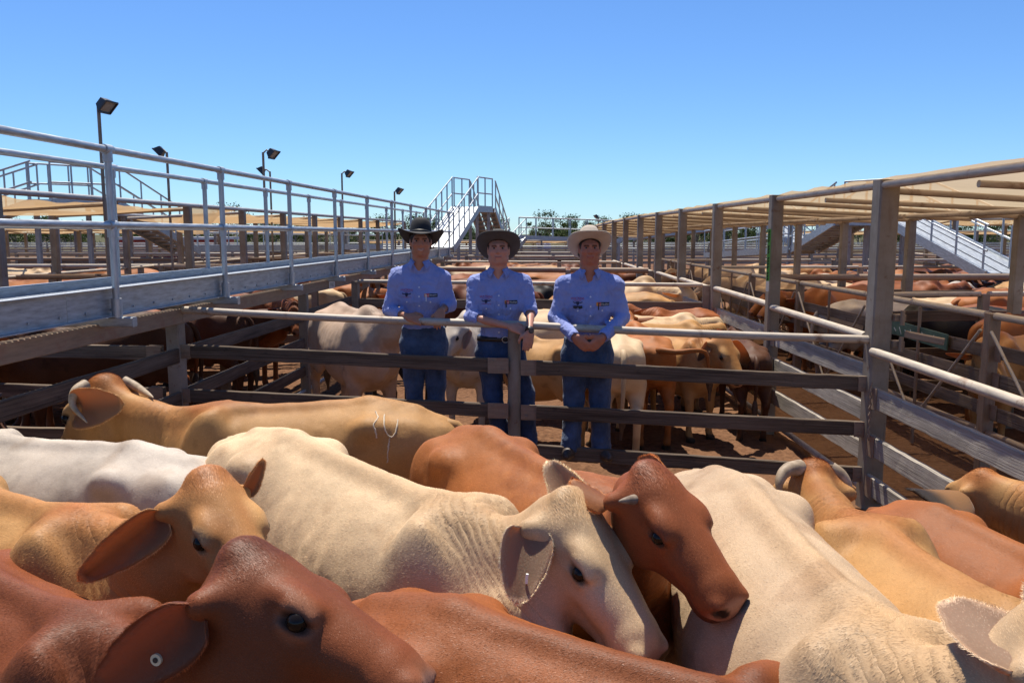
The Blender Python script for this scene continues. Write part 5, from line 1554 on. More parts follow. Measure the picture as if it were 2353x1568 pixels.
wt_ = thing('wristwatch', 'chunky black wristwatch on the wrist of the man in the grey hat', 'watch', w); m.build('strap', MAT['rubber'], wt_)
m = MB(); m.tube([w + Vector((.014, -.0462, 0)), w + Vector((.0142, -.0485, 0))], .015, 16); m.build('watch_face', plain('watch_dial', (.05, .055, .065), .2, var=.2), wt_)
# man 3, cream hat
Y3 = 6.78
J3 = dict(head=P(1354, 572, Y3 - .02), neck=P(1353, 627, Y3), shL=P(1296, 650, Y3), shR=P(1412, 650, Y3), elL=P(1276, 728, Y3 - .02), wrL=P(1322, 775, Y3 - .33), elR=P(1431, 728, Y3 - .02), wrR=P(1384, 775, Y3 - .33),
          hipL=P(1322, 815, Y3 + .02), hipR=P(1375, 815, Y3 + .02), knL=P(1318, 915, Y3 - .04), knR=P(1378, 915, Y3 - .04), anL=P(1311, 1020, Y3 - .13), anR=P(1381, 1024, Y3 - .13))
q3 = person('man in blue check shirt and cream cowboy hat, hands clasped over the top pipe', J3, SK3, dict(at=P(1354, 562, Y3 - .02), yaw=0, pitch=-.50, roll=.0, felt=MAT['felt_cream'], band=MAT['felt_band_cream'], curl=.035, dip=.008, brim=(.212, .25), crown=(.088, .108, .148)),
            sleeve=(.93, .93), build=1.08, fw=1.02, hands=[dict(wrist=J3['wrL'], d=(.62, -.18, -.55), palm=(.35, .9, .0), thumb=(.6, 0, .8), curl=(.25, .5, .4), sz=1.1), dict(wrist=J3['wrR'], d=(-.62, -.18, -.55), palm=(-.35, .9, .0), thumb=(-.6, 0, .8), curl=(.25, .5, .4), sz=1.1)])
pen(('silver pen clipped in the chest pocket of the black-hatted man', 'pen'), q1, MAT['pen_white'], -.035)
pen(('black pen clipped in the chest pocket of the grey-hatted man', 'pen'), q2, MAT['pen_black'], -.035)
pen(('black pen clipped in the chest pocket of the cream-hatted man', 'pen'), q3, MAT['pen_black'], -.03)
# sunglasses in man 3's pocket
c = q3['nk'] + Vector((-.098, 0, q3['pz'] - q3['nk'].z - .0))
p = drape([(-.035, 0), (-.015, -.004), (.0, .002), (.015, -.004), (.035, 0)], q3['bvh'], c, Vector((1, 0, 0)), Vector((0, 0, 1)), Vector((0, -1, 0)), .012)
tag(MB().tube(p, [.010, .013, .006, .013, .010], 10).build('sunglasses', MAT['pen_black']), 'folded dark sunglasses tucked in the shirt pocket of the cream-hatted man', 'sunglasses')
c = (J3['wrL'] + J3['wrR']) / 2 + Vector((0, .0, -.012))
m = MB(); m.beam(c + Vector((-.035, .0, 0)), c + Vector((.035, .0, 0)), .018, .045, bev=.004)  # small dark block set between the clasped hands
tag(m.build('block', MAT['rubber']), 'small black phone held between the hands of the cream-hatted man', 'block')
# ------------------------------------------------------------------ cattle in the pen behind the men
PB = 'cattle in the pen behind the men'
build_cow('bull', 'pale humped bull striped by walkway shade, left of the black-hatted man', 'pink', hip=P(778, 706, 9.0), wit=P(852, 704, 8.2), poll=P(945, 712, 7.75), muz=P(965, 800, 7.6), h=.02, hump=.55, group=PB, cat='bull', rust=(.33, .24, .17), folds=8)
build_cow('bull', 'white humped bull with a hanging ear between the first two men', 'white', hip=P(1128, 722, 9.6), wit=P(1070, 716, 8.6), poll=P(1047, 742, 8.1), muz=P(1004, 815, 7.8), ears={1: (P(1066, 802, 8.0), (.2, -1, 0), .4)}, h=.02, hump=.8, group=PB, cat='bull', folds=8)
build_cow('cow', 'tan cow seen side on between the grey-hatted and cream-hatted men', 'tan', hip=P(1312, 776, 8.2), wit=P(1200, 776, 8.5), poll=P(1120, 760, 8.9), muz=P(1080, 840, 9.0), h=.022, group=PB)
build_cow('cow', 'cream cow whose back shows above the pipe between the right two men', 'cream', hip=P(1300, 712, 9.6), wit=P(1190, 704, 9.9), poll=P(1120, 700, 10.0), muz=P(1080, 770, 10.1), h=.024, group=PB)
build_cow('cow', 'cream cow facing away with its tail hanging beside the cream-hatted man', 'cream', hip=P(1420, 772, 7.9), wit=P(1395, 738, 8.8), poll=P(1380, 720, 9.6), muz=P(1370, 770, 10.0), h=.02, group=PB)
build_cow('cow', 'orange red cow facing away and swishing its raised tail to the right', 'orange', hip=P(1492, 768, 8.35), wit=P(1455, 738, 9.2), poll=P(1440, 720, 9.9), muz=P(1430, 770, 10.2), h=.02, group=PB,
          tail_up=[(-.70, 0, 1.10), (-.86, -.03, 1.13), (-.95, -.18, 1.12), (-.96, -.36, 1.14), (-.93, -.50, 1.10), (-.90, -.54, .88)])
build_cow('cow', 'tan cow with dark-tipped ears facing right behind the fence boards', 'tan', hip=P(1515, 760, 9.1), wit=P(1612, 775, 8.5), poll=P(1660, 775, 8.15), muz=P(1712, 876, 7.85), ears={-1: (P(1606, 826, 8.0), (0, -1, -.1), .42), 1: (P(1728, 846, 8.3), (.2, -1, 0), .42)}, h=.017, rust='orange', pale='buff', dark_tips=.85, group=PB)
build_cow('cow', 'dark brown cow standing behind the tan cow near the right post', 'brown', hip=P(1722, 790, 8.7), wit=P(1690, 760, 9.6), poll=P(1690, 750, 10.3), muz=P(1690, 800, 10.6), h=.022, group=PB)
build_cow('cow', 'tan cow whose back shows just above the pipe right of the cream-hatted man', 'tan', hip=P(1470, 740, 9.6), wit=P(1590, 745, 9.9), poll=P(1660, 750, 10.0), muz=P(1690, 800, 10.0), h=.024, group=PB)
build_cow('cow', 'cream cow among the row of backs right of the cream-hatted man', 'cream', hip=P(1450, 722, 10.2), wit=P(1580, 728, 10.5), poll=P(1650, 735, 10.6), muz=P(1680, 780, 10.7), h=.024, group=PB)
build_cow('cow', 'red brown cow furthest back in the row right of the cream-hatted man', 'red', hip=P(1610, 712, 11.0), wit=P(1500, 708, 10.9), poll=P(1440, 705, 10.9), muz=P(1410, 760, 10.8), h=.024, group=PB)
build_cow('cow', 'black cow mostly hidden behind the black-hatted man', 'black', hip=P(935, 735, 9.9), wit=P(880, 730, 10.6), poll=P(850, 720, 11.2), muz=P(830, 770, 11.4), h=.024, group=PB)

# ------------------------------------------------------------------ herds further off: a few animals, then copies
VAR = {}
def variant(col, k):
    if (col, k) not in VAR:
        hd = [((1.16, 0, 1.20), (1.52, .0, .92)), ((1.05, .38, 1.22), (1.25, .74, 1.0)), ((1.05, -.38, 1.16), (1.22, -.70, .86))][k]
        c = build_cow('cow', 'x', col, base=(0, 0, 0), rz=0, s=1.0, poll=hd[0], muz=hd[1], h=.030, hump=.35 + .2 * k, ears={}, eyes=False, rust={'cream': 'buff', 'tan': 'orange', 'red': 'darkred', 'orange': 'red'}.get(col), folds=7)
        VAR[(col, k)] = [c['root'], False]
    return VAR[(col, k)]
CW = dict(cream='cream', tan='tan', red='red', darkred='dark red', white='white', orange='orange red', brown='dark brown', black='black')
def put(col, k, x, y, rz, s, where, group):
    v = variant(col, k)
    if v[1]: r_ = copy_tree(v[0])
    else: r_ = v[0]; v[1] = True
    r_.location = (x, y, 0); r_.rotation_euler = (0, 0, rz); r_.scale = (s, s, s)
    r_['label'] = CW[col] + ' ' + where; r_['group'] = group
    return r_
hr = random.Random(11)
def herd(x0, x1, y0, y1, n, mix, where, group, dirs=None, smin=.92):
    done = []; tries = 0
    bag = [c for c, k in mix for _ in range(k)]
    while len(done) < n and tries < 3000:
        tries += 1
        x, y = hr.uniform(x0, x1) if not callable(x0) else 0, hr.uniform(y0, y1)
        if callable(x0): x = hr.uniform(x0(y), x1(y))
        a = hr.choice(dirs or [0, math.pi]) + hr.uniform(-.45, .45)
        ok = True
        for (u, v, b) in done:
            dx, dy = x - u, y - v
            for q in (a, b):
                l, m = dx * math.cos(q) + dy * math.sin(q), -dx * math.sin(q) + dy * math.cos(q)
                if (l / 1.5) ** 2 + (m / .56) ** 2 < 1: ok = False
        if ok:
            done.append((x, y, a)); put(hr.choice(bag), hr.randrange(3), x, y, a, hr.uniform(smin, 1.10), where, group)
REDS = [('red', 6), ('darkred', 4), ('orange', 4), ('tan', 2), ('cream', 2)]
MIX = [('red', 5), ('darkred', 2), ('orange', 4), ('tan', 3), ('cream', 4), ('white', 3), ('black', 1)]
herd(5.0, 8.2, 7.4, 9.1, 10, MIX, 'cow in the nearest pen beyond the right laneway', 'cattle in the nearest right-hand pen')
herd(5.0, 9.0, 10.2, 12.8, 18, MIX, 'cow packed in the second pen beyond the right laneway', 'cattle in the second right-hand pen')
herd(5.0, 11.5, 13.9, 16.9, 24, MIX, 'cow packed in the third pen beyond the right laneway', 'cattle in the third right-hand pen')
herd(5.0, 14.0, 18.2, 21.6, 24, MIX, 'cow far back in the fourth pen beyond the right laneway', 'cattle in the fourth right-hand pen')
herd(lambda y: .0627 * y - 2.3, lambda y: 1.9, 12.9, 15.6, 9, REDS + [('white', 1), ('black', 2)], 'cow in the second pen behind the three men', 'cattle in the second pen behind the men')
herd(lambda y: .0627 * y - 2.3, lambda y: 1.9, 17.2, 20.4, 10, REDS + [('white', 1)], 'cow in the third pen behind the three men', 'cattle in the third pen behind the men')
herd(lambda y: .0627 * y - 2.3, lambda y: 1.9, 22.0, 25.6, 9, REDS, 'cow far back in the fourth pen behind the three men', 'cattle in the fourth pen behind the men')
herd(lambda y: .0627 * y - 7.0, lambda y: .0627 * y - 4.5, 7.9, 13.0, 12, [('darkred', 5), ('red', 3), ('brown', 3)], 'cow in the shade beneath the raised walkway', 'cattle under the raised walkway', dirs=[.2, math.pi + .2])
herd(lambda y: .0627 * y - 8.0, lambda y: .0627 * y - 4.5, 14.5, 21.0, 14, REDS + [('white', 1), ('black', 2)], 'cow in the pens beyond the raised walkway', 'cattle beyond the raised walkway')
herd(-6.3, -4.4, 5.2, 6.7, 3, [('darkred', 3), ('brown', 2)], 'cow in the dark pen left of the walkway fence', 'cattle left of the walkway fence')
herd(lambda y: .0627 * y - 14.0, lambda y: .0627 * y - 9.5, 11.5, 19, 12, REDS, 'cow in the pens beyond the left shade canopy', 'cattle beyond the left canopy')

# ------------------------------------------------------------------ cross fences of the pens
def cross(label, a, b, n, **k):
    a, b = Vector(a), Vector(b)
    return board_fence('yard_fence', label, [lerp(a, b, i / n) for i in range(n + 1)], k.pop('top', 1.45), k.pop('bz', [.4, .78, 1.14]), plates=False, bt=.04, bh=.13, jit=.002, **k)
cross('pipe and board cross fence closing the pen behind the three men', WL(12.3, 3.1, 0), (XR - .1, 11.35, 0), 2)
cross('rusty beam cross fence two pens behind the three men', WL(16.7, 3.1, 0), (XR - .1, 15.9, 0), 3, pipe_m='rust_steel', pr=.055, wood_m='wood_dark')
for i, (y, w) in enumerate(((21.2, 'third'), (26.4, 'fourth'), (31.5, 'fifth'))):
    cross('pipe cross fence behind the %s pen beyond the three men' % w, WL(y, 3.1, 0), (XR - .1, y - .5, 0), 3, bz=[.8, 1.15])
for y, x1, w in ((9.55, 9.5, 'first'), (13.35, 13, 'second'), (17.5, 17, 'third'), (22.2, 22, 'fourth')):
    cross('dark board cross fence behind the %s pen right of the laneway' % w, (X2 + .06, y, 0), (x1, y + .5, 0), 4, wood_m='wood_dark', bz=[.4, .78, 1.18], pipe_m='rust_steel' if w == 'second' else 'pipe_dusty', pr=.055 if w == 'second' else .033)
cross('long board fence at the outer side of the right-hand pens', (9.4, 8.0, 0), (14.5, 30, 0), 7, wood_m='wood_dark')
for y, w in ((9.9, 'first'), (13.6, 'second'), (18.2, 'third'), (23.4, 'fourth'), (29.5, 'fifth')):
    cross('rusty pipe cross fence behind the %s pen left of the walkway' % w, WL(y, 4.1, 0), WL(y, 4.1 + .52 * y, 0), 4, wood_m='wood_mid', pipe_m='rust_steel' if w in ('second', 'fourth') else 'pipe_dusty', pr=.045, bz=[.42, .8, 1.2])
cross('board and pipe fence below the left shade canopy', WL(8.0, 6.45, 0), WL(30, 6.45, 0), 8, bz=[.45, .85], pipe_m='rust_steel')
cross('board fence on the far side of the left shade canopy', WL(11.5, 9.0, 0), WL(36, 9.0, 0), 8, bz=[.45, .85, 1.2])
for y, w in ((39, 'nearest'), (46, 'second'), (54, 'third'), (64, 'farthest')):
    cross('long pale pipe fence across the back of the yards, %s of four' % w, (-y * .72, y, 0), (y * .72, y + 1, 0), 9, bz=[.8, 1.15], pipe_m='galv', wood_m='wood_grey')

# ------------------------------------------------------------------ left shade canopy, and far canopies
def canopy(label, y0, n, step, L0, L1, z0, z1, sagv=.10, holes=()):
    t = thing('shade_canopy', label, 'canopy', WL(y0, L0, 0))
    ys = [y0 + step * i for i in range(n + 1)]
    for y in ys:
        MB().beam(WL(y, L0, -.1), WL(y, L0, z0), .12, .12, up=(0, 1, 0), bev=.01).build('post', MAT['post_steel'], t)
        MB().beam(WL(y + .5, L1, -.1), WL(y + .5, L1, z1), .11, .11, up=(0, 1, 0), bev=.01).build('post', MAT['post_steel'], t)
        MB().tube([WL(y, L0 + .06, z0 - .04), WL(y + .5, L1 - .06, z1 - .04)], .03, 8).build('cross_pipe', MAT['pipe_dusty'], t)
    MB().tube([WL(ys[0] - .5, L0, z0 + .03), WL(ys[-1], L0, z0 + .03)], .038, 10).build('edge_pipe', MAT['galv_dark'], t)
    MB().tube([WL(ys[0] - .5, L1, z1 + .03), WL(ys[-1], L1, z1 + .03)], .035, 10).build('edge_pipe', MAT['galv_dark'], t)
    for i, (a, b) in enumerate(zip(ys[:-1], ys[1:])):
        if i in holes: continue
        rows = []
        for k in range(13):
            u = k / 12; row = []
            for j in range(9):
                v = j / 8; sg = sagv * math.sin(math.pi * u) ** .8 * (.55 + .45 * math.sin(math.pi * v)) * (1 + .4 * math.sin(i * 5.1))
                row.append(WL(a + .03 + (b - a - .06) * u + .5 * v, L0 + .03 + (L1 - L0 - .06) * v, z0 + (z1 - z0) * v - sg - .01 + .012 * math.sin(u * 19 + i) * (1 - v)))
            rows.append(row)
        thick_sheet(rows, 'shade_cloth', MAT['cloth'], t)
    return t
lc = canopy('sagging tan shade cloth strung on posts beyond the left walkway', 7.0, 11, 2.4, 6.4, 9.0, 2.60, 2.50, .12, holes=(3,))
# torn flap hanging from the frame
fl = []
for k in range(9):
    u = k / 8; row = []
    for j in range(9):
        v = j / 8
        row.append(WL(14.25 + 2.1 * u + .2 * v, 6.42 + .35 * v + .06 * math.sin(u * 9) * v, 2.6 - (.50 * v) * math.sin(math.pi * min(1, u * .8 + .25)) - .05 * math.sin(u * 7 + v * 3) * v))
    fl.append(row)
thick_sheet(fl, 'torn_flap', MAT['cloth'], lc)
def far_canopy(label, A, B, width, z, n):
    A, B = Vector(A), Vector(B); e = (B - A).normalized(); sd = Vector((-e.y, e.x, 0))
    t = thing('shade_canopy', label, 'canopy', A)
    for i in range(n + 1):
        p = lerp(A, B, i / n)
        for o, zz in ((0, z), (width, z - .15)):
            q = p + sd * o
            MB().beam(q, q + Vector((0, 0, zz)), .11, .11, up=(0, 1, 0)).build('post', MAT['post_steel'], t)
        MB().tube([p + Vector((0, 0, z - .05)), p + sd * width + Vector((0, 0, z - .2))], .03, 6).build('cross_pipe', MAT['pipe_dusty'], t)
    for o, zz in ((0, z), (width, z - .15)):
        MB().tube([A + sd * o + Vector((0, 0, zz - .02)), B + sd * o + Vector((0, 0, zz - .02))], .035, 8).build('edge_pipe', MAT['pipe_dusty'], t)
    rows = [[lerp(A, B, k / (n * 6)) + sd * (width * j / 4) + Vector((0, 0, z + .03 - .15 * j / 4 - .07 * abs(math.sin(math.pi * k / 6)) * (1 + .4 * math.sin(k * 1.7)))) for j in range(5)] for k in range(n * 6 + 1)]
    thick_sheet(rows, 'shade_cloth', MAT['cloth'], t)
far_canopy('tan shade canopy far off behind the right-hand stair bridge', (9.0, 27.0, 0), (21, 24.5, 0), 3, 2.62, 5)
far_canopy('long tan shade canopy far behind the left-hand pens', (-34, 34, 0), (-8, 40, 0), 3, 2.35, 9)
far_canopy('distant tan shade canopy seen through the left canopy posts', (-26, 27, 0), (-11, 30, 0), 3, 2.45, 6)
far_canopy('distant tan shade canopy behind the centre stair flight', (-9, 50, 0), (4, 52, 0), 3, 1.75, 6)
far_canopy('distant tan shade canopy low on the far right', (14, 44, 0), (34, 42, 0), 3, 2.3, 6)

# ------------------------------------------------------------------ more overhead walkways and stairs
# right: stair bridge crossing over the pens
pa, pb = P(1962, 509, 20.5), P(2066, 508, 19.4)
platform('bridge_platform', 'raised bridge platform between two stair flights above the right-hand pens', pa, pb, .8, posts=3)
stair_span('access_stairs', 'wide galvanised stair flight with bright treads descending at the right edge', pb + Vector((.1, -.12, 0)), P(2318, 634, 15.6), .95, posts=5)
pc = P(1848, 574, 24.0)
stair_span('access_stairs', 'dark-bottomed stair flight rising to the right-hand bridge from the far walkway', pc, pa + Vector((-.06, .06, 0)), .8, posts=4)
platform('raised_walkway', 'long low walkway with railings leading to the right-hand stair bridge', P(1640, 586, 33), pc + Vector((-.06, .06, 0)), .8, posts=8)
platform('raised_walkway', 'railed walkway landing at the foot of the right edge stairs', P(2322, 636, 15.5), P(2420, 640, 15.2), .95, posts=2)
# far stair with pale treads
qa, qb = P(1842, 560, 34), P(1776, 512, 36)
stair_span('access_stairs', 'distant stair flight with pale treads seen between the canopy posts', qa, qb, 1.0, posts=4)
platform('raised_walkway', 'distant blue-grey walkway deck seen behind the right canopy posts', P(1440, 549, 42), qb + Vector((-.1, .1, 0)), 1.0, posts=8)
platform('raised_walkway', 'distant bridge with pipe railings behind the cream hat', P(1192, 545, 40), P(1425, 553, 40), 1.0, posts=7)
stair_span('access_stairs', 'distant stair flight climbing to the bridge left of the cream hat', P(1150, 590, 38), P(1190, 546, 39.8), .9, posts=4)
# left: arched stair bridge behind the left canopy
a0, a1, a2, a3 = P(-90, 525, 19.5), P(86, 466, 20.0), P(232, 468, 21.5), P(430, 578, 25)
stair_span('access_stairs', 'galvanised stair flight rising from the left edge behind the shade canopy', a0, a1, .85, posts=4)
platform('bridge_platform', 'high railed bridge platform behind the left shade canopy', a1 + Vector((.06, .02, 0)), a2, .85, posts=4)
stair_span('access_stairs', 'dark-bottomed stair flight descending right behind the left shade canopy', a2 + Vector((.06, .06, 0)), a3, .85, posts=5)
platform('raised_walkway', 'distant galvanised walkway left of the centre stair flight', P(430, 570, 25.3), P(860, 566, 36), .8, posts=9)

# ------------------------------------------------------------------ flood lights
MAT['lamp_body'] = plain('dark_lamp_housing', (.05, .052, .055), .5, .4, var=.2)
MAT['lamp_glass'] = plain('lamp_glass', (.22, .23, .22), .15, var=.2, bstr=0)
def flood(label, px, ybot, ytop, Y, head, big=1.0, turn=1, arm=True):
    top = P(px, ytop, Y); bot = P(px, ybot, Y)
    t = thing('flood_light', label, 'flood light', (top.x, Y, 0))
    MB().tube([(top.x, Y, 0), (top.x, Y, top.z)], .032 * big, 12).build('pole', MAT['post_steel'], t)
    hc = top + Vector((head[0], head[1], head[2]))
    MB().tube([top - Vector((0, 0, .02)), top + Vector((head[0] * .4, head[1] * .4, .05)), hc - Vector((head[0] * .3, 0, -.02))], .022 * big, 8).build('arm', MAT['post_steel'], t)
    d = Vector((turn * .72, -.12, -.68)).normalized()        # where the lamp looks
    sd = d.cross(Vector((0, 0, 1))).normalized(); up = sd.cross(d)
    w, h_ = .17 * big, .13 * big
    m = MB(); f = [hc + sd * (w * a) + up * (h_ * b) + d * .05 for a, b in ((-1, -1), (1, -1), (1, 1), (-1, 1))]; bk = [hc + sd * (w * .6 * a) + up * (h_ * .6 * b) - d * .10 * big for a, b in ((-1, -1), (1, -1), (1, 1), (-1, 1))]
    m.v += f + bk
    for q in ((4, 5, 6, 7), (0, 4, 7, 3), (1, 2, 6, 5), (0, 1, 5, 4), (3, 7, 6, 2)): m.face(q, [(0, 0)] * 4)
    m.beam(f[0], f[1], .02, .02); m.beam(f[1], f[2], .02, .02); m.beam(f[2], f[3], .02, .02); m.beam(f[3], f[0], .02, .02)
    b = m.build('housing', MAT['lamp_body'], t)
    m = MB(); m.poly([x - d * .012 for x in f]); m.build('glass', MAT['lamp_glass'], b, world=False)
    for v in b.children[0].data.vertices: v.co = v.co - Vector(t.location)
flood('large flood light on a pole at upper left, tilted down to the right', 226, 480, 246, 11.4, (.12, -.05, .02), .72, 1)
flood('thin flood light pole with its lamp turned left, second from the left', 383, 470, 350, 17.0, (-.14, 0, .02), .8, -1)
flood('flood light with a dark lamp turned right above the walkway rail', 604, 480, 350, 17.6, (.20, 0, -.02), .8, 1)
flood('small flood light turned left just below the third lamp', 620, 480, 394, 22.0, (-.22, 0, .03), .8, -1)
flood('flood light left of the centre stair flight, lamp turned right', 785, 480, 398, 23.9, (.20, 0, .0), .8, 1)
flood('smallest flood light just left of the centre stair railings', 906, 490, 440, 31.0, (.18, 0, .03), 1.0, 1)
flood('distant flood light behind the start of the right shade canopy', 1375, 560, 498, 60.0, (-.2, 0, .02), 1.2, -1)

# ------------------------------------------------------------------ signs
MAT['green_sign'] = plain('green_sign', (.06, .30, .05), .5, var=.15); MAT['white_sign'] = plain('white_sign', (.6, .6, .58), .5, var=.08); MAT['ink'] = plain('sign_ink', (.012, .014, .012), .5)
MAT['slate_sign'] = plain('slate_green_sign', (.055, .11, .075), .6, var=.3); MAT['chalk'] = plain('chalk_marks', (.42, .47, .45), .8)
def strip_sign(label, x, y, z0, z1, w):
    t = thing('sign', label, 'sign', (x, y, z0))
    m = MB(); m.beam((x, y, z0), (x, y, z1), w, .004, up=(0, 1, 0)); m.build('board', MAT['green_sign'], t)
    m = MB(); m.beam((x, y, z0 - .11), (x, y, z0 - .003), w, .004, up=(0, 1, 0)); m.build('tag', MAT['white_sign'], t)
    m = MB(); n = 17
    for i in range(n):
        if i in (4, 8, 13): continue
        z = z1 - (z1 - z0) * (i + .8) / (n + .6)
        m.beam((x - w * .22, y - .0045, z), (x + w * .22, y - .0045, z), .002, .010); m.beam((x - w * .2, y - .0045, z - .02), (x - w * .2, y - .0045, z + .005), .010, .002, up=(0, 1, 0))
    m.build('lettering', MAT['ink'], t)
strip_sign('tall narrow green sign with vertical lettering on the second canopy post', XR - .082, 8.70, 1.66, 2.20, .03)
strip_sign('narrow green sign on a left canopy post behind the walkway rail', WL(11.8, 6.4, 0).x + .03, 11.72, 1.80, 2.40, .05)
t = thing('sign', 'small white pen sign reading P165 on the beam under the walkway', 'sign', WL(11.4, LF, 1.45))
c = WL(11.6, LF - .045, 1.44); m = MB(); e = Vector((.0627, 1, 0)).normalized(); m.beam(c - e * .14, c + e * .14, .004, .10); m.build('board', MAT['white_sign'], t)
vs, fs = text_mesh('P165', .085); raw_mesh('lettering', [c + Vector((.004, 0, 0)) + e * v.x + Vector((0, 0, v.y)) for v in vs], fs, MAT['ink'], t, Vector(t.location))
t = thing('sign', 'slate green board with chalk marks on the far laneway fence', 'sign', (X2 - .03, 8.3, 1.0))
m = MB(); m.beam((X2 - .03, 7.75, 1.13), (X2 - .03, 9.1, 1.16), .012, .15); m.build('board', MAT['slate_sign'], t)
m = MB(); 
for i in range(9):
    y = 7.95 + i * .12; m.beam((X2 - .038, y, 1.10 + .02 * (i % 3)), (X2 - .038, y + .05, 1.17 - .02 * (i % 2)), .002, .012)
m.build('lettering', MAT['chalk'], t)

# ------------------------------------------------------------------ far people on the walkway
def far_person(label, p, h, shirt, trousers, hat):
    p = Vector(p); t = thing('person', label, 'person', p)
    F = Field((-.4, -.3, -.02), (.4, .3, 1.9), .03)
    for s in (1, -1):
        F.cone((.09 * s, 0, .05), (.08 * s, 0, .85), .07, .10, .04); F.cone((.2 * s, 0, 1.40), (.24 * s, -.05, 1.05), .06, .05, .04); F.cone((.24 * s, -.05, 1.05), (.2 * s, -.2, .9), .05, .04, .03)
    F.cone((0, 0, .9), (0, 0, 1.35), .16, .18, .05, (0, 1, 0), .7); F.ell((0, -.02, 1.62), (.085, .10, .12), .03); F.cone((0, 0, 1.4), (0, 0, 1.55), .07, .06, .04)
    V, Q = F.mesh(1); C = np.repeat(np.array(shirt)[None], len(V), 0); C[V[:, 2] < .93] = trousers; C[V[:, 2] > 1.47] = (.35, .18, .11); C[(V[:, 2] < .1)] = (.03, .02, .015)
    link_mesh('body', np_mesh('body', V * h / 1.75, Q, MAT['skin'], attrs=dict(coat=C)), t)
    m = MB(); q = p + Vector((0, 0, 1.70 * h / 1.75)); m.tube([q, q + Vector((0, 0, .012))], .17, 14); m.tube([q + Vector((0, 0, .01)), q + Vector((0, 0, .11))], [.09, .075], 12)
    m.build('hat', hat, t)
far_person('distant person in a white shirt and dark hat standing on the far walkway', P(1240, 592, 62) , 1.7, (.6, .58, .58), (.03, .05, .12), MAT['felt_black'])
far_person('distant person in a pale hat lower down beside the far walkway rail', P(1257, 603, 60), 1.65, (.3, .38, .6), (.03, .05, .12), MAT['felt_cream'])

# ------------------------------------------------------------------ shed far left
t = thing('shed', 'distant long shed with dark red walls and a pale roof', 'shed', (-29, 72, 0))
MAT['red_wall'] = plain('red_shed_wall', (.26, .03, .025), .7, scale=1); MAT['pale_roof'] = plain('pale_tin_roof', (.5, .5, .5), .5, .3, scale=1)
MB().beam((-33, 72, .9), (-25, 73, .9), 6, 1.5).build('wall', MAT['red_wall'], t); MB().beam((-33.5, 72, 1.78), (-24.5, 73, 1.78), 7, .22).build('roof', MAT['pale_roof'], t)

# ------------------------------------------------------------------ trees on the skyline
t_ = NT('gum_leaves'); oi = t_.new('ShaderNodeObjectInfo'); o = t_.coord('Object'); n = t_.noise(o, .9, 4)
c = t_.ramp(n, [(.3, (.025, .045, .014)), (.55, (.06, .085, .026)), (.75, (.11, .125, .045))])
t_.set(col=c, rough=.8, spec=.15)
tr = t_.new('ShaderNodeBsdfTranslucent'); t_.l.new(c, tr.inputs[0]); mx = t_.new('ShaderNodeMixShader'); mx.inputs[0].default_value = .25
t_.l.new(t_.b.outputs[0], mx.inputs[1]); t_.l.new(tr.outputs[0], mx.inputs[2]); t_.l.new(mx.outputs[0], t_.out.inputs[0]); MAT['leaf'] = t_.m
MAT['bark'] = plain('gum_bark', (.22, .18, .14), .9, var=.4, scale=3)
tr_r = random.Random(5)
def tree_proto(h, wide, dens):
    t = thing('gum_tree', 'x', 'tree')
    m = MB(); lean = tr_r.uniform(-.08, .08) * h
    m.tube(spline([(0, 0, -.3), (lean * .4, 0, h * .25), (lean, 0, h * .5), (lean * 1.2, .1, h * .75)], 8), [.03 * h * (1 - .1 * i) for i in range(8)], 7)
    cl = []
    for i in range(9):
        a = tr_r.uniform(0, 6.28); r_ = tr_r.uniform(.15, .5) * wide; z = h * tr_r.uniform(.42, .97); r_ *= 1.2 - .7 * (z / h - .4)
        p = Vector((lean + math.cos(a) * r_, math.sin(a) * r_, z)); cl.append((p, h * tr_r.uniform(.09, .17)))
        m.tube(spline([(lean * .8, 0, h * tr_r.uniform(.25, .5)), ((lean + p.x) / 2, p.y / 2, (h * .4 + z) / 2), p], 6), [.012 * h * (1 - .13 * k) for k in range(6)], 5)
    m.build('trunk', MAT['bark'], t)
    V = []; Fq = []
    for (p, r_) in cl:
        for _ in range(int(95 * dens)):
            d = Vector((tr_r.gauss(0, 1), tr_r.gauss(0, 1), tr_r.gauss(0, .75))).normalized() * r_ * tr_r.uniform(.25, 1.15)
            q = p + d; s = h * tr_r.uniform(.012, .028)
            a = Vector((tr_r.gauss(0, 1), tr_r.gauss(0, 1), tr_r.gauss(0, 1))).normalized(); b = a.cross(Vector((tr_r.gauss(0, 1), tr_r.gauss(0, 1), tr_r.gauss(0, 1)))).normalized()
            k = len(V); V += [q - a * s - b * s * .5, q + a * s - b * s * .5, q + a * s * .8 + b * s * .5, q - a * s * .8 + b * s * .5]; Fq.append((k, k + 1, k + 2, k + 3))
    link_mesh('crown', np_mesh('crown', np.array([tuple(v) for v in V]), np.array(Fq), MAT['leaf']), t)
    return t
protos = [tree_proto(*a) for a in ((6.0, 4.5, 1.0), (7.0, 5.5, 1.2), (4.5, 4.6, 1.3), (5.0, 3.6, .8), (3.6, 4.2, 1.4), (8.0, 5.0, .9))]
used = set()
def plant(k, x, y, z, s, lab):
    o = protos[k] if k not in used else copy_tree(protos[k]); used.add(k)
    o.location = (x, y, z); o.scale = (s, s, s * tr_r.uniform(.9, 1.1)); o.rotation_euler = (0, 0, tr_r.uniform(0, 6.28))
    o['label'] = lab; o['group'] = 'gum trees along the skyline'
for i in range(210):
    y = tr_r.uniform(92, 190); x = tr_r.uniform(-.66, .66) * y
    plant(tr_r.choice((2, 4, 2, 4, 0, 3)), x, y, -.6 - .006 * (y - 100), tr_r.uniform(.72, 1.1) * (y / 150) ** .3, 'low bushy gum tree in the woodland behind the yards')
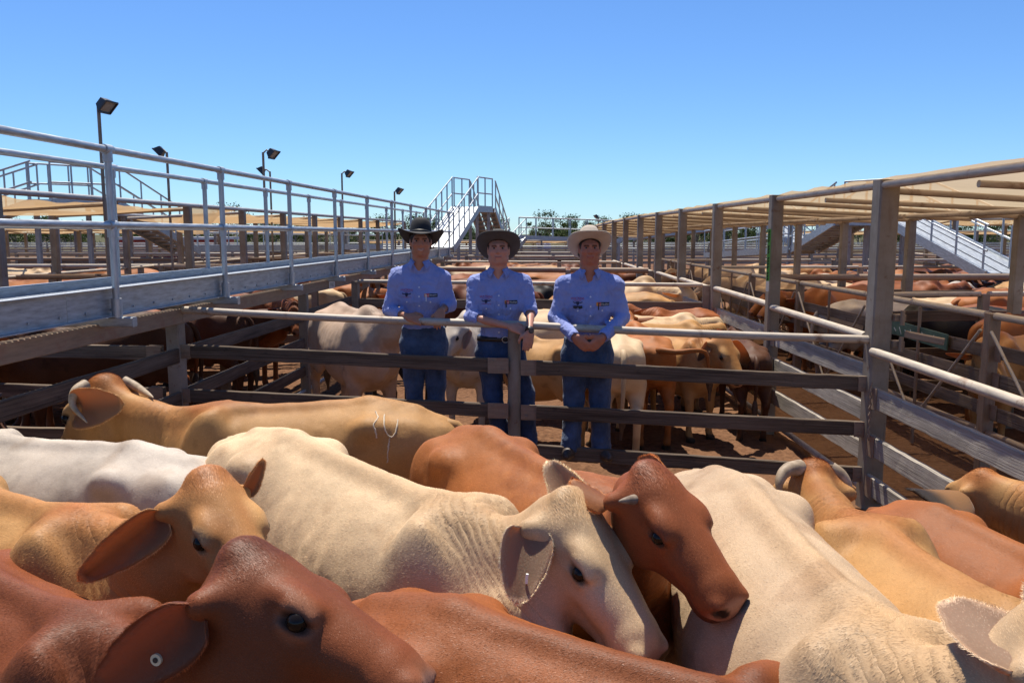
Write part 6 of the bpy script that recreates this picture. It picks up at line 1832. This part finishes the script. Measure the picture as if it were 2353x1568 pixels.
for px, Y, s in ((1330, 120, .72), (1365, 118, .66), (1400, 122, .7), (1600, 95, .75), (1640, 100, .85), (1680, 98, .9), (1708, 103, .8), (1785, 110, .8), (2215, 92, .75), (2250, 95, .85), (2290, 90, .8), (240, 95, .75), (290, 98, .7), (30, 90, .85), (870, 110, .7), (1000, 120, .7), (560, 110, .75), (700, 115, .7)):
    p = P(px, 540, Y); plant(tr_r.choice((0, 1, 5)), p.x, Y, -1.2, s * .86, 'taller open-crowned gum tree rising above the skyline woodland')

# ------------------------------------------------------------------ ear tags and brand
def find_ear(cow, y):
    es = [c for c in cow['root'].children if c.name.startswith('ear')]
    return es
def disc(name, parent, c, n, r, th, mat, seg=18):
    n = Vector(n).normalized(); m = MB(); m.tube([Vector(c) - n * th / 2, Vector(c) + n * th / 2], r, seg); return m.build(name, mat, parent, world=False)
for key, px, py, r_, mat in (('K', 362, 1512, .0135, 'tag_cream'),):
    cow = COWS[key]; root = cow['root']; Mi = cow['Mi']
    best = None
    o_ = Mi @ Vector((0, 0, CAM_H)); d_ = (Mi.to_3x3() @ ray(px, py)).normalized()
    for e in [c for c in root.children if c.name.startswith('ear')]:
        bv = BVHTree.FromPolygons([tuple(v.co) for v in e.data.vertices], [tuple(p.vertices) for p in e.data.polygons])
        hit = bv.ray_cast(o_, d_)
        if hit[0] is not None and (best is None or hit[3] < best[1]): best = (e, hit[3], hit[0], hit[1])
    if best:
        n_ = best[3] if best[3].dot(d_) < 0 else -best[3]
        tg = disc('ear_tag', best[0], best[2] + n_ * .004, n_, r_, .006, MAT[mat]); disc('tag_hole', best[0], best[2] + n_ * .0078, n_, r_ * .45, .003, MAT['rubber'])
cow = COWS['C']; Mi = cow['Mi']
o_ = Mi @ Vector((0, 0, CAM_H)); d_ = (Mi.to_3x3() @ ray(1210, 1328)).normalized()
for e in [c for c in cow['root'].children if c.name.startswith('ear')]:
    bv = BVHTree.FromPolygons([tuple(v.co) for v in e.data.vertices], [tuple(p.vertices) for p in e.data.polygons]); hit = bv.ray_cast(o_, d_)
    if hit[0] is not None:
        n_ = -d_; m = MB(); z = Mi.to_3x3() @ Vector((0.1, 0, 1)); m.tube([hit[0] + n_ * .012 - z * .014, hit[0] + n_ * .012 + z * .014], .0042, 8); m.build('ear_tag', MAT['tag_white'], e, world=False)
        break
# brand on the tan cow's hip
cow = COWS['A']; Mi = cow['Mi']; bv = BVHTree.FromPolygons([tuple(v) for v in cow['V']], [tuple(q) for q in cow['Q']])
MAT['scar'] = plain('pale_brand_scar', (.56, .46, .33), .8, var=.2)
def scar(pts):
    o_ = Mi @ Vector((0, 0, CAM_H)); r_ = []
    for q in spline([(a, b, 0) for a, b in pts], 18):
        d_ = (Mi.to_3x3() @ ray(q.x + rnd.uniform(-1, 1), q.y)).normalized(); h_ = bv.ray_cast(o_, d_)
        if h_[0] is not None: r_.append(h_[0] + h_[1] * .0005)
    if len(r_) > 2:
        m = MB(); m.tube(r_, [rnd.uniform(.0026, .0052) for _ in r_], 6); m.build('brand_scar', MAT['scar'], cow['root'], world=False)
scar([(862, 945), (868, 958), (858, 975), (862, 990), (866, 1005)]); scar([(883, 952), (882, 972), (887, 992), (898, 1004), (907, 996), (912, 980), (913, 964)]); scar([(895, 1006), (893, 1020), (891, 1040), (890, 1062)])
